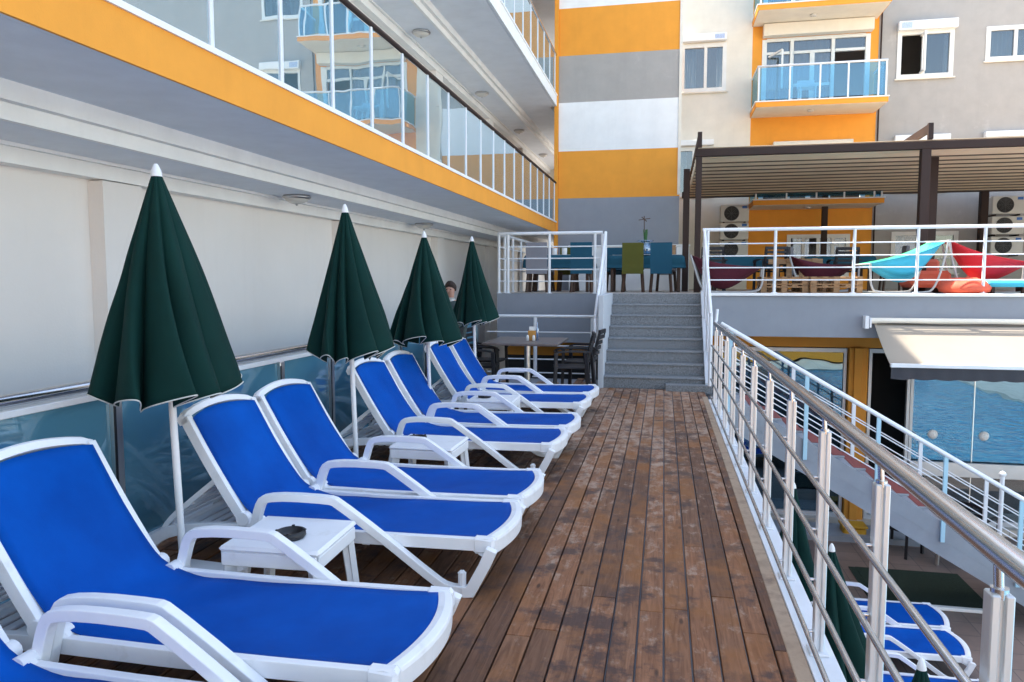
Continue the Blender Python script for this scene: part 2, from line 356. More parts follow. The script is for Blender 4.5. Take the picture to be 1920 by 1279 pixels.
# ------------------------------------------------------------------ mesh builder
ORIG = {}
def world_org(o):
    v = Vector(ORIG.get(o.name, (0, 0, 0)))
    return v
class MB:
    def __init__(s): s.v = []; s.f = []; s.m = []; s.sm = []; s.mi = 0
    def add(s, vs, fs, smooth=False):
        b = len(s.v); s.v += [Vector(v) for v in vs]
        for f in fs: s.f.append([b + i for i in f]); s.m.append(s.mi); s.sm.append(smooth)
        return s
    def box(s, x0, x1, y0, y1, z0, z1):
        if x0 > x1: x0, x1 = x1, x0
        if y0 > y1: y0, y1 = y1, y0
        if z0 > z1: z0, z1 = z1, z0
        return s.add([(x0, y0, z0), (x1, y0, z0), (x1, y1, z0), (x0, y1, z0), (x0, y0, z1), (x1, y0, z1), (x1, y1, z1), (x0, y1, z1)],
                     [(0, 3, 2, 1), (4, 5, 6, 7), (0, 1, 5, 4), (1, 2, 6, 5), (2, 3, 7, 6), (3, 0, 4, 7)])
    def bbox(s, x0, x1, y0, y1, z0, z1, r=.01):
        # box with chamfered edges (all 12) built from 24 corner points
        if x0 > x1: x0, x1 = x1, x0
        if y0 > y1: y0, y1 = y1, y0
        if z0 > z1: z0, z1 = z1, z0
        r = min(r, (x1 - x0) * .45, (y1 - y0) * .45, (z1 - z0) * .45)
        X = (x0, x1); Y = (y0, y1); Z = (z0, z1); vs = []; idx = {}
        for i in (0, 1):
            for j in (0, 1):
                for k in (0, 1):
                    sx, sy, sz = (1, -1)[i], (1, -1)[j], (1, -1)[k]
                    p = (X[i], Y[j], Z[k])
                    for a in range(3):
                        q = [p[0] + sx * r, p[1] + sy * r, p[2] + sz * r]; q[a] = p[a]
                        idx[(i, j, k, a)] = len(vs); vs.append(q)
        fs = []
        for a in range(3):
            b, c = (a + 1) % 3, (a + 2) % 3
            for e in (0, 1):
                loop = []
                for (u, w) in ((0, 0), (1, 0), (1, 1), (0, 1)):
                    t = [0, 0, 0]; t[a] = e; t[b] = u; t[c] = w; loop.append(idx[(*t, a)])
                fs.append(loop if e else loop[::-1])
            for u in (0, 1):
                for w in (0, 1):
                    t0 = [0, 0, 0]; t0[a] = 0; t0[b] = u; t0[c] = w; t1 = list(t0); t1[a] = 1
                    q = [idx[(*t0, b)], idx[(*t1, b)], idx[(*t1, c)], idx[(*t0, c)]]
                    fs.append(q if (u == w) else q[::-1])
        for i in (0, 1):
            for j in (0, 1):
                for k in (0, 1):
                    t = [idx[(i, j, k, a)] for a in range(3)]
                    fs.append(t if (i + j + k) % 2 else t[::-1])
        return s.add(vs, fs)
    def tube(s, path, r, n=8, cap=True, r1=None, smooth=True):
        P = [Vector(p) for p in path]; rings = []
        up = Vector((0, 0, 1)); prev = None
        for i, p in enumerate(P):
            t = (P[min(i + 1, len(P) - 1)] - P[max(i - 1, 0)]).normalized()
            if prev is None:
                a = t.cross(up)
                if a.length < .05: a = t.cross(Vector((0, 1, 0)))
                a.normalize()
            else:
                a = prev - t * prev.dot(t)
                a.normalize()
            prev = a; b = t.cross(a)
            rr = r if r1 is None else r + (r1 - r) * i / (len(P) - 1)
            if hasattr(r, '__len__'): rr = r[i]
            rings.append([p + (a * math.cos(2 * PI * k / n) + b * math.sin(2 * PI * k / n)) * rr for k in range(n)])
        vs = [v for ring in rings for v in ring]; fs = []
        for i in range(len(P) - 1):
            for k in range(n):
                fs.append((i * n + k, i * n + (k + 1) % n, (i + 1) * n + (k + 1) % n, (i + 1) * n + k))
        s.add(vs, fs, smooth)
        if cap:
            s.add(rings[0], [list(range(n))[::-1]]); s.add(rings[-1], [list(range(n))])
        return s
    def lathe(s, prof, cx=0, cy=0, n=24, smooth=True):
        vs = []; fs = []
        for (r, z) in prof:
            for k in range(n): vs.append((cx + r * math.cos(2 * PI * k / n), cy + r * math.sin(2 * PI * k / n), z))
        for i in range(len(prof) - 1):
            for k in range(n):
                fs.append((i * n + k, i * n + (k + 1) % n, (i + 1) * n + (k + 1) % n, (i + 1) * n + k))
        return s.add(vs, fs, smooth)
    def ribbon(s, path, w0, w1, th, closed=False):
        """path of (x,z) in the side plane, thickness th normal to it, from y=w0 to y=w1"""
        n = len(path); L = []; R = []
        for i, p in enumerate(path):
            a = Vector(path[max(i - 1, 0)]); b = Vector(path[min(i + 1, n - 1)]); q = Vector(p)
            d1 = (q - a).normalized() if i else (b - q).normalized()
            d2 = (b - q).normalized() if i < n - 1 else d1
            nn = Vector((-(d1.y + d2.y), d1.x + d2.x)).normalized()
            k = 1 / max(.5, nn.dot(Vector((-d1.y, d1.x))))
            t = (th[i] if hasattr(th, '__len__') else th) / 2
            L.append(q + nn * t * k); R.append(q - nn * t * k)
        vs = []
        for i in range(n):
            vs += [(L[i].x, w0, L[i].y), (L[i].x, w1, L[i].y), (R[i].x, w1, R[i].y), (R[i].x, w0, R[i].y)]
        fs = []
        for i in range(n - 1):
            for k in range(4): fs.append((i * 4 + k, i * 4 + (k + 1) % 4, (i + 1) * 4 + (k + 1) % 4, (i + 1) * 4 + k))
        fs.append((3, 2, 1, 0)); b = (n - 1) * 4; fs.append((b, b + 1, b + 2, b + 3))
        return s.add(vs, fs)
    def bar(s, p, q, w, h, up=(0, 0, 1)):
        p = Vector(p); q = Vector(q); t = (q - p).normalized(); u = Vector(up)
        a = t.cross(u)
        if a.length < .01: a = t.cross(Vector((0, 1, 0)))
        a.normalize(); b = a.cross(t)
        vs = []
        for c in (p, q):
            for (i, j) in ((-1, -1), (1, -1), (1, 1), (-1, 1)): vs.append(c + a * i * w / 2 + b * j * h / 2)
        return s.add(vs, [(0, 1, 2, 3), (7, 6, 5, 4), (0, 4, 5, 1), (1, 5, 6, 2), (2, 6, 7, 3), (3, 7, 4, 0)])
    def grid(s, fn, nu, nv, th=.004, smooth=True):
        vs = []; fs = []
        top = [[Vector(fn(u / nu, v / nv)) for v in range(nv + 1)] for u in range(nu + 1)]
        for side in (0, 1):
            for u in range(nu + 1):
                for v in range(nv + 1):
                    p = top[u][v]
                    a = top[min(u + 1, nu)][v] - top[max(u - 1, 0)][v]; b = top[u][min(v + 1, nv)] - top[u][max(v - 1, 0)]
                    nn = a.cross(b); nn = nn.normalized() if nn.length > 1e-9 else Vector((0, 0, 1))
                    vs.append(p - nn * th if side else p)
        W = nv + 1; o = (nu + 1) * W
        for u in range(nu):
            for v in range(nv):
                a = u * W + v
                fs.append((a, a + W, a + W + 1, a + 1)); fs.append((o + a, o + a + 1, o + a + W + 1, o + a + W))
        for u in range(nu):
            for v in (0, nv):
                a = u * W + v; fs.append((a, a + W, o + a + W, o + a))
        for v in range(nv):
            for u in (0, nu):
                a = u * W + v; fs.append((a, a + 1, o + a + 1, o + a))
        return s.add(vs, fs, smooth)
    def build(s, name, mats, parent=None, loc=None, bevel=0, subd=0):
        me = bpy.data.meshes.new(name)
        org = Vector((0, 0, 0))
        if parent is not None: org = world_org(parent)
        if loc is not None: org = Vector(loc)
        me.from_pydata([tuple(v - org) for v in s.v], [], s.f)
        if not isinstance(mats, (list, tuple)): mats = [mats]
        for m in mats: me.materials.append(m)
        me.polygons.foreach_set('material_index', s.m)
        me.polygons.foreach_set('use_smooth', s.sm)
        me.update()
        o = bpy.data.objects.new(name, me); COL.objects.link(o)
        if parent is not None: o.parent = parent; ORIG[o.name] = tuple(org)
        elif loc is not None: o.location = loc; ORIG[o.name] = tuple(loc)
        if bevel:
            bv = o.modifiers.new('bevel', 'BEVEL'); bv.width = bevel; bv.segments = 2; bv.limit_method = 'ANGLE'; bv.angle_limit = rad(40)
        if subd:
            sd = o.modifiers.new('subd', 'SUBSURF'); sd.levels = subd; sd.render_levels = subd
        return o
def tag(o, label=None, cat=None, group=None, kind=None):
    if label: o['label'] = label
    if cat: o['category'] = cat
    if group: o['group'] = group
    if kind: o['kind'] = kind
    return o
def thing(name, label, cat, loc=(0, 0, 0), rotz=0, group=None):
    o = bpy.data.objects.new(name, None); COL.objects.link(o)
    o.location = loc; o.rotation_euler = (0, 0, rotz); o.empty_display_size = .1
    ORIG[o.name] = tuple(loc)
    return tag(o, label, cat, group)
def proto(name, label, cat, group=None):
    return thing(name, label, cat, (0, 0, 0), 0, group)
def place(o, loc, rotz=0):
    o.location = loc; o.rotation_euler = (0, 0, rotz); return o
def copy_tree(o, parent=None):
    c = o.copy(); COL.objects.link(c); c.parent = parent
    for ch in list(o.children): copy_tree(ch, c)
    return c
def dup(o, loc, rotz, label, group=None):
    c = copy_tree(o); place(c, loc, rotz); c['label'] = label
    if group: c['group'] = group
    return c
def struct(name, mb, m, label=None, cat=None, loc=None):
    o = mb.build(name, m, None, loc); o['kind'] = 'structure'
    o['label'] = label or name.replace('_', ' '); o['category'] = cat or name.replace('_', ' ')
    return o

# ================================================================== SETTING
GZ = -2.85
struct('ground', MB().add([(-300, -300, GZ - .3), (300, -300, GZ - .3), (300, 300, GZ - .3), (-300, 300, GZ - .3)], [(0, 1, 2, 3)]), pale_tile, 'pale paved ground around the hotel')
struct('pool_floor', MB().box(.72, 5.15, -12, 14.35, GZ - .2, GZ).box(5.15, 13.3, 10.35, 14.35, GZ - .2, GZ).box(-4.2, .72, -12, 18, GZ - .2, GZ), brown_tile, 'brown tiled floor of the lower pool level', 'floor')
struct('paving', MB().box(5.15, 13.3, -14, -12, GZ - .2, GZ).box(13.3, 20, -16, 14.35, GZ - .2, GZ).box(5.15, 5.5, -12, 10.35, GZ - .15, GZ + .03).box(5.5, 13, 10.1, 10.349, GZ - .15, GZ + .03), pale_tile, 'sunlit pale paving around the pool', 'paving')
struct('pool_water', MB().add([(5.5, -12, GZ - .08), (13.3, -12, GZ - .08), (13.3, 10.1, GZ - .08), (5.5, 10.1, GZ - .08)], [(0, 1, 2, 3)]), water, 'blue rippled water of the swimming pool', 'water')

# deck of planks
dm = MB()
random.seed(3)
pw = .118; x = -3.04; i = 0
while x < .53:
    y = -1.6 - random.random() * 1.5
    while y < 11.26:
        L = random.choice([1.6, 2.2, 2.6, 3.2]) * random.uniform(.9, 1.1)
        if y > 9: L = random.uniform(.5, 1.3)
        y1 = min(y + L, 11.265 if x > -1.0 else 12.3)
        zz = random.uniform(-.0012, .0012); x1 = x + pw - .0085
        dm.bbox(x, x1, y, y1 - .004, -.03, zz, .003)
        y = y1
        if y >= 11.26 and x > -1.0: break
    x += pw; i += 1
dk = struct('deck', dm, deck_wood, 'weathered brown wooden deck of long planks', 'deck')
struct('deck_edge', MB().bbox(.548, .618, -3, 10.6, -.03, .004, .004), mat('edge_board', (.40, .29, .2), .7, var=.3, scale=5, stain=((.12, .08, .06), 5, .5, .65, .7)), 'sandy edge board along the deck', 'deck')
struct('deck_base', MB().box(-3.1, .617, -3, 11.27, -.34, -.034).box(-3.1, -1.0, 11.27, 12.4, -.34, -.034), grey, 'grey concrete base of the deck', 'deck')
sub = MB().box(-3.0, .45, -3, 11.27, GZ, -.341)
struct('deck_plinth', sub, grey, 'grey wall below the deck', 'wall')
struct('deck_fascia', MB().bbox(.62, .742, -3, 10.35, -.02, .008, .003).box(.69, .735, -3, 10.35, -.32, -.021), white_metal, 'white metal angle along the deck edge', 'edging')

# terrace (upper level)
TZ = 1.4
terr = MB().box(.72, 16, 13.2, 22, .68, TZ)
struct('terrace', terr, grey, 'grey concrete terrace with sunlit floor', 'terrace')
struct('terrace_floor', MB().add([(-2.98, 13.21, TZ + .004), (16, 13.21, TZ + .004), (16, 21.99, TZ + .004), (-2.98, 21.99, TZ + .004)], [(0, 1, 2, 3)]), tile_mat('terrace_tiles', (.55, .49, .43), (.6, .54, .47), (.35, .31, .28), .45, .45), 'pale tiles of the upper terrace floor', 'floor')
struct('terrace_lip', MB().bbox(.74, 16, 13.15, 13.212, TZ - .03, TZ + .02, .006), whitep, 'white lip along the terrace edge', 'edging')
struct('dining_platform', MB().box(-2.98, -.96, 13.2, 22, .52, TZ).box(-.96, .72, 13.2, 22, -.3, TZ - .002), grey, 'grey platform under the dining tables', 'platform')
struct('platform_shade', MB().box(-2.98, -.96, 13.9, 22, GZ, .22), dark, 'near-black block for the shade below the dining platform', 'wall')  # solid near-black block, its colour stands in for shade under the platform
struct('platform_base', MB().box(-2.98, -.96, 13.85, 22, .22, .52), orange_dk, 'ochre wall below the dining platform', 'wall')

# ================================================================== HOTEL WING
def rise(y): return .0085 * (y - 3)
wing = thing('hotel_wing', 'long white hotel wing with orange balcony edge and glass railings, on the left', 'building', (-3.5, 8, 0))
def lbox(mb, x0, x1, y0, y1, z0, z1):
    """long box that follows the wing's slight rise"""
    b = len(mb.v); mb.box(x0, x1, y0, y1, z0, z1)
    for v in mb.v[b:]: v.z += rise(v.y)
    return mb
YA, YB = -9.0, 27.0
lbox(MB(), -9, -4.23, YA, YB, GZ, 10.39).build('back_wall', wallp, wing)
lv = [2.67, 5.67, 8.67]
for k, z in enumerate(lv):
    yb = YB if k == 0 else YB
    e = MB(); lbox(e, -2.598, -2.58, YA, 18.0, z, z + .24)
    e.build('slab_edge', orange if k == 0 else whitep, wing)
    c = MB(); lbox(c, -2.76, -2.565, YA, 18.0, z + .2402, z + .275); c.build('edge_cap', whitep, wing)
    d = MB(); lbox(d, -3.49, -2.64, YA, 18.0, z + .006, z + .235); lbox(d, -2.63, -2.5985, YA, 18.0, z + .003, z + .235)
    lbox(d, -3.49, -2.752, 18.001, YB, z + .012, z + .235)
    lbox(d, -4.0998, -3.55, YA, YB, z - .19, z + .2)
    d.build('soffit', soffit, wing)
    g = MB(); lbox(g, -3.549, -3.45, YA, YB, z - .10, z + .18); lbox(g, -3.5495, -3.505, YA, YB, z - .195, z - .101)
    g.build('drop_beam', whitep, wing)
    h = MB(); lbox(h, -4.2295, -4.10, YA, YB, z - .32, z + .1); lbox(h, -4.099, -4.06, YA, YB, z - .215, z - .191)
    h.build('wall_beam', whitep, wing)
    fl = MB(); lbox(fl, -4.2295, -2.77, YA, YB, z + .2352, z + .262); fl.build('balcony_floor', tile_terr, wing)
# pillars
pm_y = [1.0, 5.27, 9.43, 13.6, 17.8, 22]
for y in pm_y:
    p = MB()
    for z0_, z1_ in ((GZ, 2.34), (2.935, 5.34), (5.935, 8.34)): lbox(p, -4.2295, -4.10, y - .42, y, z0_, z1_)
    p.build('pillar', wallp, wing)
MB().box(-9, -2.62, 27, 30, GZ, 10.4).build('end_wall', cream, wing)
rf = MB(); lbox(rf, -9.2, -2.58, YA, YB, 10.4, 10.9); rf.build('roof', whitep, wing)
# balcony glass and posts
for k, z in enumerate(lv[:2]):
    h = MB(); z0 = z + .275; z1 = z + 1.2
    h.tube([(-2.6, YA, z1 + rise(YA)), (-2.6, 17.98, z1 + rise(17.98))], .026, 10)
    h.build('handrail', steel if k else brown_metal, wing)
    ys = [3.18 + .81 * j for j in range(-2, 19)]
    if k: ys = [y for y in ys if y > 7.0]
    for j, y in enumerate(ys):
        if y > 17.99: continue
        q = MB(); q.bbox(-2.622, -2.592, y - .017, y + .017, z0 + rise(y), z1 - .02 + rise(y), .004); q.build('glass_post', white_metal, wing)
        y2 = min(y + .81, 18.02)
        if y2 - y < .3: continue
        q = MB().box(-2.612, -2.604, y + .024, y2 - .024, z0 + .01 + rise(y), z1 - .03 + rise(y)); q.build('glass_panel', glass_balc, wing)
    ya = YA; q = MB().box(-2.612, -2.604, YA, ys[0] - .03, z0 + .01, z1 - .06); q.build('glass_panel', glass_balc, wing)
# loggia doors on the balcony walls (dark glass in white frames)
# ceiling lamps: each hangs from the ceiling, so each is a thing
lamp0 = proto('ceiling_lamp', 'round ceiling lamp under the lower balcony, above the second parasol', 'lamp', 'round lamps on the balcony ceilings')
MB().lathe([(0, 0), (.135, 0), (.15, -.02), (.14, -.035), (.125, -.04)], n=28).build('rim', chrome, lamp0)
MB().lathe([(.125, -.036), (.11, -.06), (.07, -.08), (.02, -.09), (0, -.09)], n=28).build('lamp_glass', glow_cream, lamp0)
MB().lathe([(.0, -.088), (.014, -.09), (.012, -.105), (0, -.108)], n=12).build('finial', chrome, lamp0)
place(lamp0, (-3.82, 7.3, 2.48 + rise(7.3)))
dup(lamp0, (-3.82, 11.55, 2.48 + rise(11.55)), 0, 'round ceiling lamp under the lower balcony, above the third parasol')
for y, l in ((11.5, 'biggest and nearest round lamp on the upper balcony ceiling'), (15.5, 'second round lamp along the upper balcony ceiling'), (19.6, 'third round lamp along the upper balcony ceiling'), (23.6, 'farthest round lamp on the upper balcony ceiling')):
    dup(lamp0, (-3.82, y, 5.48 + rise(y)), 0, l)

# ================================================================== STAIR TOWER
tw = thing('stair_tower', 'tall windowless tower striped orange, grey and white', 'tower', (-1.1, 20, TZ))
bands = [(8.07, 11.4, whitep), (6.975, 8.07, orange), (5.885, 6.975, grey_b), (4.74, 5.885, whitep), (3.62, 4.74, orange), (1.405, 3.62, grey)]
for z0, z1, m in bands:
    MB().box(-2.54, .32, 18, 21.9, z0 + (.0 if z0 > 1.5 else 0), z1 - .0001).build('painted_band', m, tw)
MB().bbox(-2.64, -2.545, 17.93, 18.3, 1.41, 11.3, .004).build('corner_strip', orange, tw)
MB().box(.27, .335, 17.975, 18.06, 3.65, 11.2).build('corner_trim', cream, tw)

# ================================================================== APARTMENT BUILDING
ap = thing('apartment_building', 'cream, orange and grey apartment block with windows and balconies behind the pergola', 'building', (4, 22, TZ))
HT = 12.6
def wall_with_holes(mb, x0, x1, z0, z1, holes, y=22, t=.25):
    xs = sorted({x0, x1} | {h[0] for h in holes} | {h[1] for h in holes})
    for a, b in zip(xs[:-1], xs[1:]):
        hs = sorted([h for h in holes if h[0] <= a + 1e-6 and h[1] >= b - 1e-6], key=lambda h: h[2])
        z = z0
        for h in hs:
            if h[2] > z: mb.box(a, b, y, y + t, z, h[2])
            z = h[3]
        if z < z1: mb.box(a, b, y, y + t, z, z1)
WIN = {'a': (.42, 1.56, 7.0, 8.22), 'b': (6.06, 7.34, 7.08, 8.22), 'c': (8.2, 9.5, 7.42, 8.2),
       'a2': (.3, 1.25, 4.1, 5.38), 'b2': (6.06, 7.3, 4.1, 5.3), 'c2': (8.25, 9.5, 4.5, 5.32), 'e': (6.1, 7.66, 1.9, 2.92), 'a3': (.42, 1.56, 9.9, 11.1), 'b3': (6.06, 7.34, 9.9, 11.1)}
m_ = MB(); wall_with_holes(m_, .32, 2.3, TZ, HT, [WIN['a'], WIN['a2'], WIN['a3']]); m_.build('cream_wall', cream, ap)
BAY = [(2.62, 5.28, 6.35, 8.27), (2.62, 5.28, 9.0, 10.9), (2.62, 5.28, 3.85, 5.2), (3.4, 4.95, 1.75, 2.88)]
m_ = MB(); wall_with_holes(m_, 2.3, 5.55, TZ, HT, BAY, 22.003); m_.build('orange_wall', orange, ap)
m_ = MB(); wall_with_holes(m_, 5.55, 18, TZ, HT, [WIN['b'], WIN['b2'], WIN['b3'], WIN['c'], WIN['c2'], WIN['e']]); m_.build('grey_wall', grey_b, ap)
MB().box(.32, 18, 24, 24.3, TZ, HT).box(.32, 18, 22.26, 24, HT - .3, HT).box(.32, 18, 22.26, 24, TZ, TZ + .1).build('rear_wall', mat('room_wall', (.10, .09, .08), .9), ap)
def window(parent, x0, x1, z0, z1, y=22, splits=(.5,), curt=(1, 1), openp=None, sill=True, proud=.03):
    fr = MB(); w = .055
    fr.box(x0 - .05, x0 + w, y - proud, y + .06, z0 - .05, z1 + .05).box(x1 - w, x1 + .05, y - proud, y + .06, z0 - .05, z1 + .05)
    fr.box(x0 + w, x1 - w, y - proud, y + .06, z1 - w, z1 + .05).box(x0 + w, x1 - w, y - proud, y + .06, z0 - .05, z0 + w)
    xs = [x0 + w] + [x0 + (x1 - x0) * s for s in splits] + [x1 - w]
    for s in xs[1:-1]: fr.box(s - .04, s + .04, y - proud + .004, y + .055, z0 + w, z1 - w)
    f = fr.build('window', pvc, parent)
    for i, (a, b) in enumerate(zip(xs[:-1], xs[1:])):
        a2, b2 = a + (.04 if i else 0), b - (.04 if i < len(xs) - 2 else 0)
        if openp == i: 
            o = MB(); o.box(b2 - .05, b2, y - .35, y - .0, z0 + .06, z0 + .11).box(b2 - .05, b2, y - .35, y, z1 - .11, z1 - .06).box(b2 - .05, b2, y - .35, y - .3, z0 + .11, z1 - .11); o.build('open_sash', pvc, f)
        else:
            MB().box(a2, b2, y + .02, y + .028, z0 + w, z1 - w).build('pane', glass_win, f)
        if curt[i]:
            n = 26
            cm = MB(); cw = (b2 - a2) * curt[i]; c0 = b2 - cw if i % 2 else a2
            cm.grid(lambda u, v: (c0 + cw * u, y + .14 + .025 * math.sin(u * cw * 55), z0 + .03 + (z1 - z0 - .06) * v), 60, 1, .004)
            cm.build('curtain', curtain, f)
    if sill: MB().bbox(x0 - .1, x1 + .1, y - .07, y - proud - .002, z0 - .09, z0 - .05, .005).build('sill', cream, f)
    return f
def shutter(parent, x0, x1, z0, z1, y=22, st=0):
    s = MB().bbox(x0, x1, y - .2, y - .032, z0, z1, .012).build('shutter_box', whitep, parent)
    if st:
        sx = x0 + .06 if st < 0 else x1 - .32
        MB().box(sx, sx + .26, y - .2035, y - .2, z0 + .04, z1 - .04).build('sticker', mat('pale_sticker', (.45, .55, .75), .5, var=.3, scale=40), s)
window(ap, *WIN['a'], splits=(.55,), curt=(.6, .35), openp=None); shutter(ap, .36, 1.6, 8.3, 8.5, st=1)
window(ap, *WIN['b'], splits=(.47,), curt=(0, .15), openp=0); shutter(ap, 5.99, 7.42, 8.25, 8.48, st=-1)
window(ap, *WIN['c'], splits=(.5,), curt=(1, 1))
for k_ in ('a2', 'b2', 'c2'): window(ap, *WIN[k_], curt=(.6, .4)); w_ = WIN[k_]; shutter(ap, w_[0] - .06, w_[1] + .06, w_[3] + .07, w_[3] + .22)
window(ap, *WIN['e'], splits=(.5,), curt=(.4, .2))
for k_ in ('a3', 'b3'): window(ap, *WIN[k_], curt=(.6, .4))
window(ap, 3.4, 4.95, 1.75, 2.88, splits=(.25, .5, .75), curt=(1, 1, 1, 1), y=22.003)
def balcony(zs, glass=True, thin=.125):
    b = MB().bbox(2.28, 5.5, 20.7, 21.997, zs - thin, zs, .004).build('balcony', orange, ap)
    MB().box(2.3, 5.48, 20.72, 21.99, zs - thin - .008, zs - thin - .001).build('balcony_ceiling', cream, b)
    MB().box(2.26, 5.52, 20.68, 21.99, zs + .001, zs + .03).build('balcony_cap', whitep, b)
    MB().lathe([(0, zs - thin - .009), (.09, zs - thin - .009), (.075, zs - thin - .05), (0, zs - thin - .06)], 3.75, 21.3, 16).build('ceiling_light', glow_cream, b)
    if glass:
        rl = MB().tube([(2.32, 21.99, zs + .92), (2.32, 20.74, zs + .92), (5.46, 20.74, zs + .92), (5.46, 21.99, zs + .92)], .028, 8)
        rl.build('handrail', white_metal, b)
        xs = [2.35, 3.12, 3.86, 4.54, 5.26, 5.44]
        for xx in xs: MB().box(xx - .02, xx + .02, 20.72, 20.76, zs + .03, zs + .9).build('rail_post', white_metal, b)
        for xa, xb in zip(xs[:-1], xs[1:]): MB().box(xa + .022, xb - .022, 20.735, 20.743, zs + .07, zs + .88).build('glass_panel', glass_blue, b)
        for xx in (2.32, 5.46): MB().box(xx - .004, xx + .004, 20.78, 21.98, zs + .07, zs + .88).build('glass_panel', glass_blue, b)
    # glazed bay behind the balcony: five panes and a transom
    bz0, bz1 = zs + .04, zs + 1.95
    return b
def bay(x0, x1, z0, z1, darkp=True, low=False):
    fr = MB(); y = 22.003
    xs = [x0, x0 + .72, x0 + 1.78, x1]
    tr = z1 - .38
    for i, xx in enumerate(xs): 
        w = .045 if 0 < i < 3 else .06
        fr.box(xx - w, xx + w, y - .03, y + .07, z0, z1)
    fr.box(x0 + .06, x1 - .06, y - .026, y + .066, z1 - .07, z1 + .02)
    for a, b in zip(xs[:-1], xs[1:]): fr.box(a + .062, b - .062, y - .02, y + .06, tr - .035, tr + .035); fr.box(a + .062, b - .062, y - .022, y + .062, z0, z0 + .08)
    fr.box((xs[1] + xs[2]) / 2 - .06, (xs[1] + xs[2]) / 2 + .06, y - .02, y + .06, z0 + .08, tr - .036)
    if not low: fr.box(xs[1] + .062, xs[2] - .062, y - .015, y + .05, z0 + .62, z0 + .7)
    f = fr.build('bay_window', pvc, ap)
    for i, (a, b) in enumerate(zip(xs[:-1], xs[1:])):
        MB().box(a + .06, b - .06, y + .02, y + .028, tr + .036, z1 - .07).build('pane', glass_win, f)
        if i < 2 or not darkp: MB().box(a + .06, b - .06, y + .02, y + .028, z0 + .08, tr - .036).build('pane', glass_win, f)
    if not low:
        ow = x0 + .12
        o = MB(); o.bar((ow, y - .03, tr - .1), (ow + .3, y - .4, tr - .02), .05, .05).bar((ow + .3, y - .4, tr - .02), (ow + .3, y - .4, z0 + .5), .05, .05)
        o.build('open_sash', pvc, f)
    for (a, b) in ((xs[0], xs[1]), (xs[1], xs[2])):
        MB().grid(lambda u, v: (a + .06 + (b - a - .12) * u, y + .16 + .025 * math.sin(u * 40), z0 + (z1 - z0) * v), 70, 1, .004).build('curtain', curtain, f)
for zs, g in ((6.3, True), (8.77, True), (3.76, True)):
    balcony(zs, g)
bay(2.62, 5.28, 6.35, 8.27); bay(2.62, 5.28, 9.0, 10.9); bay(2.62, 5.28, 3.85, 5.2, low=True)
MB().tube([(5.60, 21.96, TZ), (5.60, 21.96, 12.5)], .02, 8).build('downpipe', brown_metal, ap)
MB().bbox(2.56, 5.36, 21.72, 21.97, 8.3, 8.62, .01).build('shutter_housing', cream, ap)
MB().bbox(2.9, 4.96, 21.8, 21.97, 5.24, 5.47, .01).build('shutter_housing', cream, ap)
# balcony chair behind blue glass
bc = thing('balcony_chair', 'white plastic chair behind the blue balcony glass', 'chair', (3.65, 21.3, 6.33))
q = MB(); q.box(3.42, 3.86, 21.1, 21.5, 6.74, 6.78).build('seat', white_plastic, bc)
MB().box(3.42, 3.86, 21.5, 21.54, 6.78, 7.0).build('backrest', white_plastic, bc)
for sx in (3.44, 3.81):
    for sy in (21.12, 21.46): MB().box(sx, sx + .04, sy, sy + .04, 6.33, 6.74).build('leg', white_plastic, bc)

# AC units
ac = proto('air_conditioner', '', 'air conditioner', 'air conditioner units on the apartment wall')
MB().bbox(-.38, .38, -.15, .15, 0, .46, .015).build('casing', ac_white, ac)
gr = MB().lathe([(.0, 0), (.185, 0), (.2, -.008), (.2, .0)], n=32); gr_o = gr
for v in gr.v: v.x, v.y, v.z = v.x - .08, -.155 + v.z * .5, v.y + .23
fan = gr.build('fan_grille', black_plastic, ac)
g2 = MB()
for k in range(5):
    r = .04 + k * .035
    g2.tube([(-.08 + r * math.cos(t * PI / 12), -.163, .23 + r * math.sin(t * PI / 12)) for t in range(25)], .0035, 4, False)
for k in range(4): 
    a = k * PI / 4; g2.tube([(-.08 - .18 * math.cos(a), -.166, .23 - .18 * math.sin(a)), (-.08 + .18 * math.cos(a), -.166, .23 + .18 * math.sin(a))], .003, 4)
g2.build('grille_wire', mat('grille_grey', (.12, .12, .13), .5), fan)
MB().lathe([(0, 0), (.03, 0)], n=12)
MB().bbox(.2, .33, -.156, -.1505, .36, .43, .002).build('badge', blue_sticker, ac)
MB().box(-.3, -.26, -.1, .38, -.04, -.001).box(.26, .3, -.1, .38, -.04, -.001).build('bracket', brown_metal, ac)
place(ac, (1.88, 21.6, 3.27)); ac['label'] = 'top air conditioner of the stack on the cream wall'
dup(ac, (1.88, 21.6, 2.78), 0, 'middle air conditioner of the stack on the cream wall')
dup(ac, (1.88, 21.6, 2.28), 0, 'lowest air conditioner of the stack on the cream wall')
dup(ac, (8.67, 21.6, 3.36), 0, 'top air conditioner of the stack on the grey wall at right')
dup(ac, (8.67, 21.6, 2.84), 0, 'middle air conditioner of the stack on the grey wall at right')
dup(ac, (8.67, 21.6, 2.32), 0, 'lowest air conditioner of the stack on the grey wall at right')

